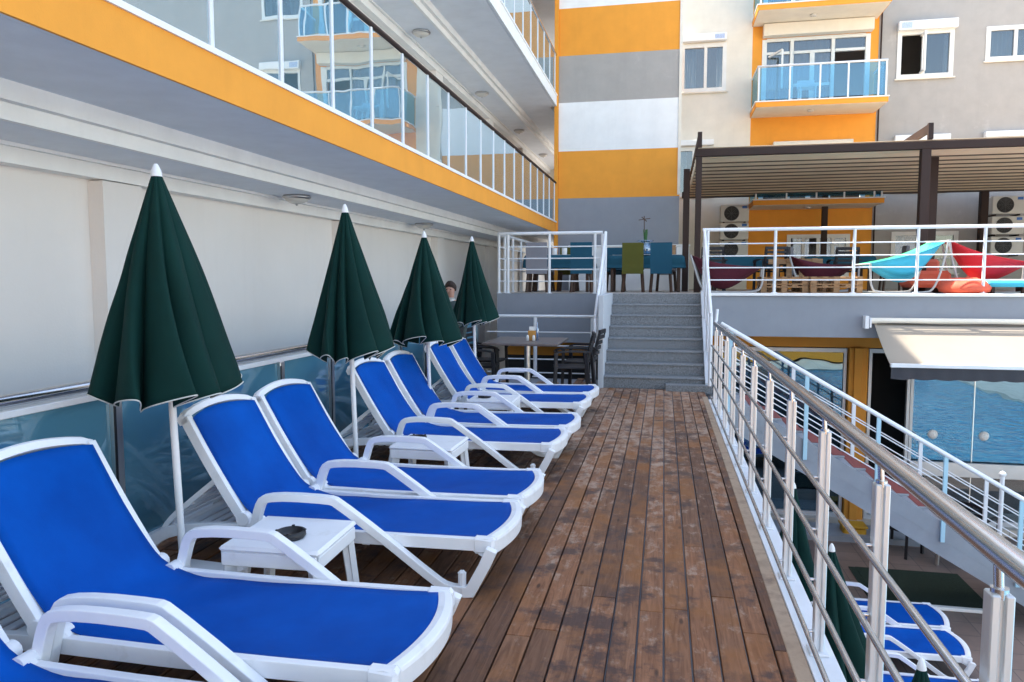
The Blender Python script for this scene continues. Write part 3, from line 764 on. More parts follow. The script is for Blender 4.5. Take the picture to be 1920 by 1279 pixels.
# ================================================================== PERGOLA
pg = thing('pergola', 'brown metal pergola with pleated beige fabric roof over the terrace', 'pergola', (4.6, 15, TZ))
MB().bbox(.55, 16, 14.74, 14.86, 3.99, 4.13, .006).build('front_beam', brown_metal, pg)
MB().bbox(.45, 16, 21.3, 21.42, 3.93, 4.1, .006).build('back_beam', brown_metal, pg)
for xx, yy, zt, w in ((.62, 14.8, 3.99, .055), (4.585, 14.8, 3.99, .078), (.44, 16.4, 4.0, .065), (5.11, 16.0, 4.05, .075), (10.6, 14.8, 3.99, .08), (4.2, 21.36, 3.93, .07), (8.05, 21.36, 3.93, .09)):
    MB().bbox(xx - w, xx + w, yy - w + .0, yy + w, TZ + .004, zt - .002, .006).build('post', brown_metal, pg)
for xx in (.62, 4.6, 10.6):
    r = MB(); r.bar((xx, 14.62, 4.34), (xx, 21.3, 4.2), .06, .14); r.bar((xx, 14.62, 4.14), (xx, 14.64, 4.42), .08, .08); r.build('rafter', brown_metal, pg)
def roofz(y): return 4.2 - .07 * (y - 14.86) / 6.4
cf = MB()
cf.grid(lambda u, v: (.6 + 15.2 * v, 14.87 + 6.42 * u, roofz(14.87 + 6.42 * u) - .0 - .20 * abs(math.sin(u * PI * 13)) - (.03 if u == 0 else 0)), 156, 6, .006, False)
cf.build('fabric_roof', canopy_fab, pg)
for k in range(12):
    y = 14.87 + 6.42 * (k + 1.5) / 13
    MB().bar((.62, y, roofz(y) - .205), (15.6, y, roofz(y) - .205), .04, .022).build('pleat_bar', mat('pleat_bar', (.10, .075, .055), .6), pg)
for k in range(8):
    y = 15.4 + k * .75
    MB().bbox(8.12, 8.24, y, y + .05, roofz(y) - .14, roofz(y) - .1, .004).box(8.12, 8.15, y, y + .05, roofz(y) - .1, roofz(y)).build('hook', brown_metal, pg)

# ================================================================== RAILINGS
# deck railing at right
dr = thing('deck_railing', 'long metal railing with twin flat posts along the right edge of the deck', 'railing', (.67, 4, 0))
PY = [.09 + .83 * k for k in range(-2, 13)]
PY = [1.62 + .83 * k for k in range(-4, 11)]
hr = MB().tube([(.66, -2, 1.07), (.66, 9.95, 1.065)], .027, 16); hr.build('handrail', steel, dr)
for z in (.775, .55, .33, .10):
    MB().tube([(.625, -2, z), (.625, 10.0, z)], .011, 10).build('rail_tube', steel, dr)
for y in PY:
    p = MB()
    p.bbox(.653, .671, y - .021, y + .021, .012, .975, .003).bbox(.679, .697, y - .021, y + .021, .012, .975, .003).box(.671, .679, y - .012, y + .012, .012, .965)
    q = p.build('post', cream_metal, dr)
    MB().bbox(.635, .715, y - .045, y + .045, .0085, .02, .003).build('base_plate', white_metal, q)
    MB().tube([(.675, y, .96), (.67, y, 1.045)], .010, 8).tube([(.675, y, .965), (.675, y, .985)], .018, 8).build('pin', steel, q)
    for z in (.775, .55, .33, .10): MB().tube([(.622, y, z), (.654, y, z)], .007, 6).build('clip', steel, q)
MB().tube([(.66, 9.95, 1.065), (.68, 10.02, 1.1), (.69, 10.04, 1.25)], .02, 8).build('end_bend', white_metal, dr)

# terrace railing at right
def rail_run(parent, a, b, posts, z0, h=1.08, tubes=(.84, .63, .43, .22), rt=.03, pr=.026, mat_=None):
    mt = mat_ or white_metal; a = Vector(a); b = Vector(b)
    MB().tube([(a.x, a.y, z0 + h), (b.x, b.y, z0 + h)], rt, 10).build('handrail', mt, parent)
    for t in tubes: MB().tube([(a.x, a.y, z0 + t), (b.x, b.y, z0 + t)], .012, 6).build('rail_tube', mt, parent)
    for s in posts:
        p = a.lerp(b, s)
        q = MB().tube([(p.x, p.y, z0), (p.x, p.y, z0 + h - .02)], pr, 10).build('post', mt, parent)
        MB().lathe([(0, z0 + .012), (.05, z0 + .012), (.055, z0), ], p.x, p.y, 14).build('foot', mt, q)
tr_ = thing('terrace_railing', 'white metal railing along the terrace edge in front of the hammock chairs', 'railing', (5, 13.27, TZ))
rail_run(tr_, (.64, 13.27), (10.7, 13.27), [(x - .64) / 10.06 for x in (.73, 1.84, 3.09, 4.06, 5.05, 6.1, 7.2)], TZ + .02)
pr_ = thing('platform_railing', 'white metal railing round the dining platform', 'railing', (-2, 13.27, TZ))
rail_run(pr_, (-2.96, 13.27), (-1.08, 13.27), [0.0, .09, .495, .93, 1.0], TZ)
rail_run(pr_, (-2.96, 13.27), (-2.96, 17.5), [.12, .3, .5, .75, 1], TZ)
# railing at the deck end
er = thing('deck_end_railing', 'low white railing at the deck end behind the dark dining table', 'railing', (-2, 12.33, 0))
rail_run(er, (-2.96, 12.33), (-1.1, 12.33), [.45, .97], 0, 1.03, (.76, .53, .30, .07), .026, .032)
# steps
st = thing('granite_steps', 'speckled grey granite steps up to the terrace', 'steps', (-.1, 12.2, 0))
nr = 8; rh = TZ / nr; td = .275
for k in range(nr):
    y0 = 11.27 + k * td
    q = MB(); 
    if k < nr - 1:
        q.box(-.88, .62, y0 + .02, y0 + td + .02, -.3 if k == 0 else (k) * rh - .0, (k + 1) * rh - .03)
        q.bbox(-.88, .62, y0, y0 + td + .019, (k + 1) * rh - .0298, (k + 1) * rh, .006)
    else:
        q.box(-.88, .62, y0 + .02, 13.19, k * rh, TZ - .032); q.bbox(-.88, .62, y0 - .0, 13.19, TZ - .0318, TZ + .006, .006)
    q.build('step', granite, st)
def stringer(x0, x1, name='stringer'):
    q = MB(); z = lambda y: (y - 11.27) / (13.2 - 11.27) * TZ
    pts = [(11.19, -.3), (11.19, .12), (13.14, TZ + .06), (13.19, TZ + .06), (13.19, -.3)]
    n = len(pts); vs = [(x0, *p) for p in pts] + [(x1, *p) for p in pts]
    fs = [list(range(n)), list(range(n, 2 * n))[::-1]] + [(i, n + i, n + (i + 1) % n, (i + 1) % n) for i in range(n)]
    q.add(vs, fs); q.build(name, mat('pale_grey_paint', (.5, .52, .55), **PAINT), st)
MB().bbox(-.965, -.883, 11.2, 13.195, -.3, TZ + .01, .006).build('side_wall', mat('pale_grey_paint', (.55, .58, .62), **PAINT), st); stringer(.622, .715)
MB().box(.05, .72, 11.05, 11.265, -.03, .09).build('end_block', granite, st)
def stair_rail(name, label, xx, y0, z0, y1, z1):
    t = thing(name, label, 'railing', (xx, (y0 + y1) / 2, (z0 + z1) / 2))
    MB().tube([(xx, y0 - .05, z0 + .55), (xx, y0 - .02, z0 + .98), (xx, y0 + .06, z0 + 1.06), (xx, y1, z1 + 1.08)], .026, 10).build('handrail', white_metal, t)
    for h in (.2, .4, .6, .82): MB().tube([(xx, y0, z0 + h), (xx, y1, z1 + h)], .012, 6).build('rail_tube', white_metal, t)
    for k in range(4):
        f = k / 3; y = y0 + (y1 - y0) * f; z = z0 + (z1 - z0) * f
        MB().tube([(xx, y, z - .0), (xx, y, z + 1.06)], .024, 8).build('post', white_metal, t)
    return t
stair_rail('stair_railing', 'white stair railing left of the granite steps', -1.02, 11.3, .04, 13.22, TZ)
stair_rail('stair_railing', 'white stair railing right of the granite steps', .67, 11.0, .1, 13.22, TZ)

# lower stair going down to the pool level
ls = thing('pool_stairs', 'pale steel stairs with red treads leading down to the pool level', 'stairs', (2.6, 10.9, -1.5))
SL = .585
def sz(x): return .0 - SL * (x - .95)
def sbar(mb, x0, x1, y0, y1, dz0, dz1):
    vs = [(x0, y0, sz(x0) + dz0), (x1, y0, sz(x1) + dz0), (x1, y1, sz(x1) + dz0), (x0, y1, sz(x0) + dz0), (x0, y0, sz(x0) + dz1), (x1, y0, sz(x1) + dz1), (x1, y1, sz(x1) + dz1), (x0, y1, sz(x0) + dz1)]
    return mb.add(vs, [(0, 3, 2, 1), (4, 5, 6, 7), (0, 1, 5, 4), (1, 2, 6, 5), (2, 3, 7, 6), (3, 0, 4, 7)])
strm = mat('stair_steel_paint', (.27, .30, .34), rough=.5, var=.1)
for y0 in (10.35, 11.42):
    q = MB(); sbar(q, .95, 5.35, y0, y0 + .06, -.42, .04); sbar(q, .95, 5.35, y0 - .004, y0 + .064, -.2, -.19); q.build('stringer', strm, ls)
for k in range(16):
    xx = 1.05 + k * .27
    zz = sz(xx) - .02
    q = MB().bbox(xx - .02, xx + .27, 10.415, 11.415, zz - .03, zz, .006).build('tread', strm, ls)
    MB().bbox(xx + .12, xx + .268, 10.43, 11.40, zz + .0005, zz + .006, .002).build('tread_strip', tread_red, q)
struct('landing', MB().box(.743, .95, 10.35, 11.48, -.12, -.0).box(.743, .95, 10.38, 10.44, GZ, -.12).box(.72, 5, 13.3, 14.0, GZ, GZ + .1), strm, 'pale landing beside the deck end')
sr1 = thing('pool_stair_railing', 'white sloping railing on the near side of the pool stairs', 'railing', (2.6, 10.33, -1))
sr2 = thing('pool_stair_railing', 'white sloping railing on the far side of the pool stairs', 'railing', (2.6, 11.5, -1))
blue_reflect_post = mat('blue_reflection_post', (.42, .66, .78), .35, spec=.6)  # blue reflection on the near posts, painted in as their colour
for t, y0, xs, inner in ((sr1, 10.32, [.9, 1.88, 2.78, 3.6, 4.5, 5.3], 0), (sr2, 11.5, [.95, 1.9, 2.75, 3.67, 4.55, 5.2], 1)):
    MB().tube([(.85, y0, sz(.85) + .93), (5.4, y0, sz(5.4) + .93)], .028, 10).build('handrail', white_metal, t)
    for h in (.2, .36, .53, .70): MB().tube([(.85, y0, sz(.85) + h), (5.4, y0, sz(5.4) + h)], .009, 6).build('rail_tube', white_metal, t)
    for xx in xs:
        lo = -.22 if not inner else 0
        MB().bbox(xx - .026, xx + .026, y0 - .015, y0 + .015, sz(xx) + lo, sz(xx) + .91, .004).build('post', blue_reflect_post if not inner else white_metal, t)
MB().tube([(4.75, 11.5, sz(4.75)), (4.75, 11.5, sz(4.75) + 1.08)], .03, 10).lathe([(0, sz(4.75) + 1.16), (.035, sz(4.75) + 1.14), (.05, sz(4.75) + 1.11), (.035, sz(4.75) + 1.08), (0, sz(4.75) + 1.07)], 4.75, 11.5, 14).build('newel', white_metal, sr2)

# glass fence at left
fe = thing('glass_fence', 'teal glass fence with steel handrail along the left edge of the deck', 'fence', (-3.06, 5, 0))
MB().tube([(-3.06, -2, 1.04), (-3.06, 12.3, 1.03)], .03, 14).build('handrail', steel, fe)
MB().bbox(-3.085, -3.035, -2, 12.3, .955, .99, .004).build('top_channel', white_metal, fe)
MB().bbox(-3.10, -3.02, -2, 12.3, .004, .075, .004).build('bottom_channel', white_metal, fe)
fy = [3.63 + .93 * k for k in range(-5, 10)]
for k, y in enumerate(fy):
    if y > 12.3: break
    q = MB().bbox(-3.09, -3.03, y - .035, y + .035, .0, .955, .004).build('post', alu, fe)
    MB().box(-3.031, -3.0285, y - .037, y - .018, .08, .925).build('gasket', black_plastic, q)
    if y + .93 < 12.35: MB().box(-3.064, -3.056, y + .036, y + .93 - .036, .076, .954).build('glass_panel', glass_fence, fe)
# ================================================================== LOWER FACADE, AWNING
rf_ = thing('restaurant_front', 'ochre and glass restaurant front below the terrace', 'building', (3.5, 14.4, GZ))
FY = 14.4
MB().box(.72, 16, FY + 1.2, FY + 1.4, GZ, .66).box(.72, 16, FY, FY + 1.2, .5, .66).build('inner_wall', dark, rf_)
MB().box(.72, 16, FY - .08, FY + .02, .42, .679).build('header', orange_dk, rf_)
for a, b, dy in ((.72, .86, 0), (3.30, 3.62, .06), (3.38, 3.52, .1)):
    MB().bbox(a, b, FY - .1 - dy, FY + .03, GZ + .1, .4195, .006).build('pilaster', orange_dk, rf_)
MB().box(.72, 16, FY - .25, FY + .1, GZ, GZ + .12).build('kerb', pale_tile, rf_)
def shopwin(x0, x1, xs, name='window', glass=True):
    f = MB(); y = FY - .03; w = .05
    f.box(x0, x0 + w, y - .04, y + .04, GZ + .12, .40).box(x1 - w, x1, y - .04, y + .04, GZ + .12, .40).box(x0 + w, x1 - w, y - .04, y + .04, .33, .40).box(x0 + w, x1 - w, y - .04, y + .04, GZ + .12, GZ + .2)
    o = f.build(name, mat('shop_frame_grey', (.55, .57, .6), .4, metal=.3), rf_)
    xs = [x0 + w] + xs + [x1 - w]
    for i, (a, b) in enumerate(zip(xs[:-1], xs[1:])):
        if i: MB().box(a - .008, a + .008, y - .012, y + .02, GZ + .21, .329).build('mullion', alu, o)
        if glass:
            MB().box(a + .009, b - .009, y - .004, y + .004, -1.62 if x1 > 4.4 else GZ + .21, .329).build('pane', glass_shop, o)
            if x1 > 4.4: MB().box(a + .009, b - .009, y - .004, y + .004, GZ + .21, -1.85).build('pane', glass_low, o)
    return o
shopwin(.88, 3.28, [])
w2 = shopwin(3.66, 4.36, [], glass=False)
w3 = shopwin(4.37, 15, [5.42, 6.3, 7.4, 8.5, 10, 12])
MB().bbox(4.38, 14.9, FY - .13, FY - .075, -1.86, -1.6, .006).build('mid_rail', mat('mid_rail_grey', (.55, .55, .56), .35, metal=.5), w3)
for xx in (4.77, 5.6, 6.9): 
    q = MB().lathe([(0, 0), (.085, 0), (.085, .004), (0, .004)], n=24)
    for v in q.v: v.x, v.y, v.z = v.x + xx, FY - .036 - v.z, v.y - 1.12
    q.build('round_sticker', mat('pale_round_sticker', (.8, .82, .85), .5, var=.3, scale=60), w3)
aw = thing('awning', 'cream fabric awning with dark scalloped valance over the restaurant windows', 'awning', (5, 13, .8))
MB().grid(lambda u, v: (3.40 + 8 * v, 13.12 - .97 * u, .93 - .58 * u - .03 * math.sin(PI * u)), 12, 16, .005).build('fabric', awning_fab, aw)
MB().tube([(3.3, 13.13, .97), (11.5, 13.13, .97)], .05, 10).build('roller', cream, aw)
MB().bbox(3.40, 11.4, 12.10, 12.16, .31, .37, .006).build('front_bar', white_metal, aw)
vz = MB(); vz.grid(lambda u, v: (3.41 + 7.98 * v, 12.125 + .004 * math.sin(v * 200), .31 - u * (.17 + .018 * abs(math.sin(v * 8 * PI * 3.2)))), 3, 320, .004, False); vz.build('valance', awning_dark, aw)
br = MB().bbox(3.24, 3.30, 13.02, 13.195, .84, 1.05, .006).bbox(3.31, 3.34, 13.02, 13.195, .86, 1.02, .004).build('wall_bracket', white_metal, aw)
MB().bar((3.6, 13.1, .78), (4.4, 12.6, .46), .03, .03).bar((4.4, 12.6, .46), (3.8, 12.2, .27), .03, .03).build('folding_arm', white_metal, aw)
sm = MB(); sm.grid(lambda u, v: (3.43 + 7.9 * v, 13.085 - .025 * u + .006 * math.sin(v * 23), .932 + .006 * math.sin(v * 37) - .008 * u), 1, 90, .004); sm.build('seam', mat('awning_seam', (.12, .11, .1), .8), aw)
struct('floor_patch', MB().box(3.0, 4.45, 10.85, 12.1, GZ + .002, GZ + .02).box(2.9, 3.0, 10.7, 12.1, GZ + .002, GZ + .015), dark_patch, 'dark green patch on the floor under the pool stairs', 'mat')  # thin dark green slab on the floor below the stairs
struct('patch_kerb', MB().bbox(2.9, 4.5, 10.70, 10.78, GZ + .002, GZ + .05, .01), whitep, 'white kerb in front of the dark green patch', 'kerb')
yb = thing('yellow_box', 'small yellow plastic box by the restaurant kerb', 'box', (3.3, 13.6, GZ))
MB().bbox(3.12, 3.5, 13.45, 13.75, GZ + .001, GZ + .2, .03).build('body', yellow_m, yb); MB().bbox(3.1, 3.52, 13.43, 13.77, GZ + .201, GZ + .24, .01).build('lid', yellow_m, yb)
MB().lathe([(.0, .0), (.0, .0)], n=4)
# wall seen behind the left fence, already part of the wing; white wall behind the dining tables
lw = thing('low_white_wall', 'low white wall behind the dining tables at the foot of the tower', 'wall', (-.5, 17.5, TZ))
MB().bbox(-2.2, .55, 17.4, 17.55, TZ + .005, 2.42, .01).build('panel', whitep, lw)
MB().bbox(-2.22, .57, 17.38, 17.57, 2.421, 2.46, .006).build('cap', whitep, lw)

# ================================================================== OPPOSITE BUILDING (behind the camera, seen in reflections)
ob = thing('opposite_building', 'sunlit orange and white building behind the viewer, seen mirrored in the glass', 'building', (8, -18, GZ))
MB().box(.5, 20, -20, -18, GZ - .2, .6).build('lower_storey', orange, ob)
MB().box(.5, 20, -20, -18.001, .601, 4.5).build('middle_storey', whitep, ob)
MB().box(.5, 20, -20, -18, 4.501, 8.5).build('upper_storey', cream, ob)
for k in range(6):
    w = MB(); w.box(1.6 + k * 3, 3.2 + k * 3, -17.999, -17.95, 1.6, 3.4); w.box(1.6 + k * 3, 3.2 + k * 3, -17.999, -17.95, 5.4, 7.2); w.build('window', glass_win, ob)
MB().box(14, 26, -18, -17, GZ, 0).build('annex', whitep, ob)

exec_parts = True
# ================================================================== LOUNGERS
def rounded(path, n=3):
    """chaikin corner cutting, ends kept"""
    for _ in range(n):
        q = [path[0]]
        for a, b in zip(path[:-1], path[1:]):
            a = Vector(a); b = Vector(b); q += [a.lerp(b, .25), a.lerp(b, .75)]
        q.append(path[-1]); path = [tuple(p) for p in q]
    return path
HW = .352            # half width
def make_lounger():
    t = proto('sun_lounger', '', 'sun lounger', 'white and blue sun loungers lined up on the deck')
    # origin: floor, middle of the foot end, +x = foot
    fr = MB()
    for s in (-1, 1):
        a, b = (HW - .036, HW) if s > 0 else (-HW, -HW + .036)
        fr.ribbon([(-1.36, .257), (-.9, .252), (-.5, .254), (-.10, .260)], a, b, .064)
    # foot bow
    n = 18; vs = []; fs = []
    for i in range(n + 1):
        v = -1 + 2 * i / n; y = v * HW; xo = -.0 - .075 * v * v; xi = xo - .055
        for (xx, zz) in ((xo, .300), (xo + .004, .285), (xo, .215), (xo - .02, .205), (xi, .225), (xi, .300), ((xo + xi) / 2, .306)): vs.append((xx, y, zz - .012 * v * v))
    for i in range(n):
        for k in range(7): fs.append((i * 7 + k, i * 7 + (k + 1) % 7, (i + 1) * 7 + (k + 1) % 7, (i + 1) * 7 + k))
    fs += [list(range(7)), [n * 7 + k for k in range(7)][::-1]]
    fr.add(vs, fs)
    for s in (-1, 1): fr.bbox(-.16, -.055, s * HW - .05 if s > 0 else s * HW - .006, s * HW + .006 if s > 0 else s * HW + .05, .215, .298, .012)
    fr.bbox(-1.38, -1.33, -HW + .04, HW - .04, .21, .25, .008).bbox(-.75, -.70, -HW + .04, HW - .04, .20, .235, .008)
    # rear rails sweeping down to the floor
    for s in (-1, 1):
        a, b = (HW - .05, HW - .012) if s > 0 else (-HW + .012, -HW + .05)
        fr.ribbon(rounded([(-1.34, .25), (-1.62, .235), (-1.86, .2), (-2.02, .02)], 2), a, b, .062)
    fr.bbox(-1.86, -1.80, -HW + .045, HW - .045, .17, .21, .008)
    fr.build('frame', white_plastic, t, bevel=.006)
    # slatted storage plate behind the seat
    pl = MB()
    for k in range(7): pl.bbox(-1.80 + k * .062, -1.755 + k * .062, -HW + .05, HW - .05, .198, .212, .004)
    pl.box(-1.8, -1.36, -.02, .02, .185, .197); pl.build('rear_plate', white_plastic, t)
    # sling: seat and backrest in one sheet
    prof = [(-.05, .287), (-.2, .283), (-.6, .268), (-1.0, .262), (-1.22, .272), (-1.34, .31), (-1.43, .43), (-1.555, .635), (-1.678, .848)]
    prof = rounded(prof, 2)
    P = [Vector(p) for p in prof]; ds = [0]
    for a, b in zip(P[:-1], P[1:]): ds.append(ds[-1] + (b - a).length)
    def at(s):
        s *= ds[-1]
        for i in range(len(P) - 1):
            if s <= ds[i + 1] + 1e-9: return P[i].lerp(P[i + 1], (s - ds[i]) / (ds[i + 1] - ds[i]))
        return P[-1]
    def sl(u, v):
        p = at(u); w = (v * 2 - 1); y = w * (HW - .038)
        sag = .016 * (1 - w * w) * min(1, u * 6) * (1 if u < .6 else .8)
        off = -.06 * w * w * max(0, 1 - u * 8) + (.012 * w * w * max(0, (u - .85) / .15))
        top = (u - .9) / .1 if u > .9 else 0
        cr = .008 * math.sin(w * 6 + u * 31) * math.exp(-((u - .58) / .09) ** 2) + .0025 * math.sin(w * 3.1 + u * 17)
        z = p.y + cr - (sag if u < .62 else 0) + top * .03 * (1 - w * w)
        xx = p.x + off - (sag if u >= .62 else 0) - top * .02 * (1 - w * w)
        return (xx, y, z)
    MB().grid(sl, 44, 12, .004).build('sling', blue_fab, t)
    # backrest frame
    bf = MB()
    hx, hz, tx, tz = -1.385, .31, -1.70, .885
    for s in (-1, 1):
        a, b = (HW - .045, HW - .003) if s > 0 else (-HW + .003, -HW + .045)
        bf.ribbon(rounded([(hx, hz), (-1.45, .41), (-1.575, .62), (tx, tz - .03)], 2), a, b, .052)
    vs = []; fs = []; n = 18
    for i in range(n + 1):
        v = -1 + 2 * i / n; y = v * (HW - .003)
        k = 1 - v * v; cx = tx - .012 + -.022 * k; cz = tz - .035 + .045 * k
        dx, dz = -.5, .866
        if abs(v) > .93: cx += .006; cz -= .010
        for (a, b) in ((-.024, -.02), (.024, -.02), (.024, .014), (.012, .024), (-.012, .024), (-.024, .014)):
            vs.append((cx + a * .866 + b * dx, y, cz + a * .5 + b * dz))
    for i in range(n):
        for k in range(6): fs.append((i * 6 + k, (i + 1) * 6 + k, (i + 1) * 6 + (k + 1) % 6, i * 6 + (k + 1) % 6))
    fs += [list(range(6))[::-1], [n * 6 + k for k in range(6)]]
    bf.add(vs, fs); bf.bbox(-1.44, -1.40, -HW + .04, HW - .04, .30, .33, .006)
    bf.build('backrest_frame', white_plastic, t, bevel=.007)
    # hinges
    for s in (-1, 1):
        y = s * (HW - .028)
        h = MB(); h.tube([(-1.375, y - .035, .31), (-1.375, y + .035, .31)], .036, 14).tube([(-1.30, y - .033, .292), (-1.30, y + .033, .292)], .028, 12)
        h.bbox(-1.40, -1.26, y - .026, y + .026, .262, .3, .012); h.build('hinge', white_plastic, t)
    # arm + long leg, one on each side
    for s in (-1, 1):
        a, b = (HW + .003, HW + .049) if s > 0 else (-HW - .049, -HW - .003)
        arm = MB()
        arm.ribbon(rounded([(-1.31, .20), (-1.275, .35), (-1.25, .425), (-1.22, .447), (-1.1, .46), (-.88, .458), (-.845, .447), (-.62, .285), (-.34, .068), (-.28, .034), (-.19, .030)], 1), a, b, .043)
        arm.ribbon([(-.205, .025), (-.165, .03), (-.095, .17), (-.06, .255)], a + .006 * s, b + .006 * s, .055)
        arm.bbox(-.225, -.19, a + .008, b - .008, .03, .13, .01)
        arm.build('armrest_leg', white_plastic, t, bevel=.009)
        lg = MB().ribbon([(-1.31, .24), (-1.34, .12), (-1.36, .0)], a + .005, b - .005, .05); lg.build('rear_leg', white_plastic, t, bevel=.006)
    # curved prop struts behind the backrest
    for s in (-1, 1):
        y = s * (HW - .10)
        q = MB().ribbon(rounded([(-1.93, .12), (-1.87, .24), (-1.72, .37), (-1.565, .50)], 2), y - .015, y + .015, .028); q.build('prop', white_plastic, t)
    q = MB()
    for k in range(4):
        f = k / 3; q.bbox(-1.88 + .2 * f, -1.85 + .2 * f, -HW + .1, HW - .1, .225 + .17 * f, .245 + .17 * f, .004)
    q.build('prop_slats', white_plastic, t)
    for o in t.children:
        for v in o.data.vertices: v.co.x *= 1.07
    return t
FX = -.78
L0 = make_lounger()
loungers = [(1.735, 'sun lounger nearest the camera, cut off by the bottom left corner'), (2.61, 'large foreground sun lounger just behind the corner one, before the first side table'), (3.93, 'sun lounger right behind the side table with the black ashtray'),
            (4.69, 'fourth sun lounger, in front of the second side table'), (6.20, 'sun lounger just behind the second side table'), (6.98, 'sixth sun lounger, in front of the third side table'),
            (8.30, 'sun lounger just behind the third side table'), (9.08, 'farthest sun lounger, beside the dark dining chairs')]
for i, (y, lab) in enumerate(loungers):
    rz = rad(random.uniform(-.8, .8))
    if i == 0: place(L0, (FX + .02, y, 0), rz); L0['label'] = lab
    else: dup(L0, (FX + random.uniform(-.02, .02), y, 0), rz, lab)
dup(L0, (3.52, 9.87, GZ), 0, 'far sun lounger on the lower pool floor', 'sun loungers on the lower pool level')
dup(L0, (3.48, 9.12, GZ), 0, 'middle sun lounger on the lower pool floor', 'sun loungers on the lower pool level')
dup(L0, (3.45, 7.95, GZ), 0, 'near sun lounger on the lower pool floor, mostly hidden by the railing', 'sun loungers on the lower pool level')

# side tables
def make_table():
    t = proto('side_table', '', 'side table', 'white plastic side tables between the loungers')
    tp = MB()
    tp.bbox(-.25, .25, -.235, .235, .345, .372, .012); tp.build('tabletop', white_plastic, t, bevel=.004)
    a = MB()
    for s in (-1, 1):
        a.bbox(-.235, .235, s * .225 - .008, s * .225 + .008, .28, .3445, .004); a.bbox(s * .24 - .008, s * .24 + .008, -.215, .215, .28, .3445, .004)
    a.build('apron', white_plastic, t)
    for sx in (-1, 1):
        for sy in (-1, 1):
            q = MB(); x1, y1 = sx * .215, sy * .2; x0, y0 = sx * .245, sy * .225
            q.bar((x0, y0, 0), (x1, y1, .34), .045, .03); q.bar((x0 - sx * .012, y0 - sy * .012, 0), (x1 - sx * .02, y1 - sy * .012, .34), .03, .045)
            q.build('leg', white_plastic, t)
    return t
T0 = make_table(); place(T0, (-1.78, 3.265, 0), rad(2)); T0['label'] = 'nearest side table, carrying the large round black ashtray'
dup(T0, (-1.76, 5.42, 0), rad(-1), 'second white side table, in the gap before the fifth lounger')
dup(T0, (-1.76, 7.64, 0), rad(1), 'farthest deck side table, in the gap before the seventh lounger')
dup(T0, (2.15, 8.62, GZ), 0, 'white side table with ashtray on the lower pool floor', 'side tables on the lower level')
ash = proto('ashtray', '', 'ashtray', 'black ashtrays on the side tables')
am = MB().lathe([(0, 0), (.062, 0), (.072, .012), (.07, .034), (.060, .036), (.056, .014), (0, .010)], n=32); am.build('bowl', black_plastic, ash)
nt_ = MB()
for k in range(4):
    a = k * PI / 2 + .3; nt_.bbox(.066 * math.cos(a) - .007, .066 * math.cos(a) + .007, .066 * math.sin(a) - .007, .066 * math.sin(a) + .007, .034, .041, .002)
nt_.build('cigarette_rest', black_plastic, ash)
place(ash, (-1.745, 3.20, .3725)); ash['label'] = 'large round black ashtray on the nearest side table'
dup(ash, (-1.86, 5.42, .3725), .5, 'black ashtray on the second side table')
dup(ash, (-1.86, 7.62, .3725), .5, 'black ashtray on the farthest deck side table')
dup(ash, (2.2, 8.62, GZ + .3725), .5, 'black ashtray on the lower level side table')

# ================================================================== PARASOLS
def make_umbrella(loc, R, htip, hem, seed, label, group, nf=9, split=False):
    rnd = random.Random(seed)
    t = thing('closed_parasol', label, 'parasol', loc, 0, group)
    cx, cy, cz = loc; W = lambda x, y, z: (cx + x, cy + y, cz + z)
    N = 220; M = 34
    amps = [rnd.uniform(.5, 1.15) for _ in range(nf)]; sh = [rnd.uniform(-.28, .28) for _ in range(nf)]
    def fold(th):
        f = th / (2 * PI) * nf; k = int(f) % nf; r = f - int(f)
        r = min(1, max(0, r + sh[k] * math.sin(PI * r) ** 2 * .6))
        return amps[k] * (math.sin(PI * r) ** .7) - .5
    vs = []; fs = []
    hemz = []
    for j in range(M + 1):
        u = j / M; z = htip - .05 - (htip - .05 - hem) * u
        for i in range(N):
            th = 2 * PI * i / N; f = fold(th)
            rr = .022 + (R - .022) * u
            a = min(.62, .25 + u * .55)
            r = rr * (1 - a * .34 + a * .72 * f)
            tw = .12 * u * math.sin(3 * th + seed) + (f + .5) * u * 2 * PI / nf * .8
            zz = z + (.02 * math.sin(th * 2 + seed) + .085 * f * u * u) * u
            wr = noise.noise(Vector((r * 9 * math.cos(th), r * 9 * math.sin(th), z * 3 + seed))) * .012 * u
            r += wr
            vs.append(W(r * math.cos(th + tw), r * math.sin(th + tw), zz))
            if j == M: hemz.append(W(r * 1.004 * math.cos(th + tw), r * 1.004 * math.sin(th + tw), zz))
    for j in range(M):
        for i in range(N): fs.append((j * N + i, (j + 1) * N + i, (j + 1) * N + (i + 1) % N, j * N + (i + 1) % N))
    c = MB().add(vs, fs, True); cn = c.build('canopy', green, t)
    t.rotation_euler = (rad(rnd.uniform(-.5, .5)), rad(-1.7 + rnd.uniform(-.3, .3)), rad(rnd.uniform(-10, 10)))
    so = cn.modifiers.new('thickness', 'SOLIDIFY'); so.thickness = .004
    MB().tube(hemz + [hemz[0]], .0035, 5, False).build('hem_piping', trim_w, cn)
    MB().tube([W(0, 0, .12), W(0, 0, htip - .06)], .019, 12).build('pole', umb_white, t)
    MB().lathe([(.028, cz + htip - .065), (.024, cz + htip - .035), (.014, cz + htip - .01), (.008, cz + htip), (0, cz + htip + .002)], cx, cy, 16).build('cap', umb_white, t)
    b = MB().lathe([(0, cz + .13), (.034, cz + .13), (.036, cz + .10), (.028, cz + .095), (.028, cz + .06), (.03, cz + .05)], cx, cy, 18)
    b.bbox(cx - .22, cx + .22, cy - .22, cy + .22, cz + .003, cz + .06, .02); b.build('base', umb_white, t)
    return t
UG = 'closed green parasols standing between the loungers'
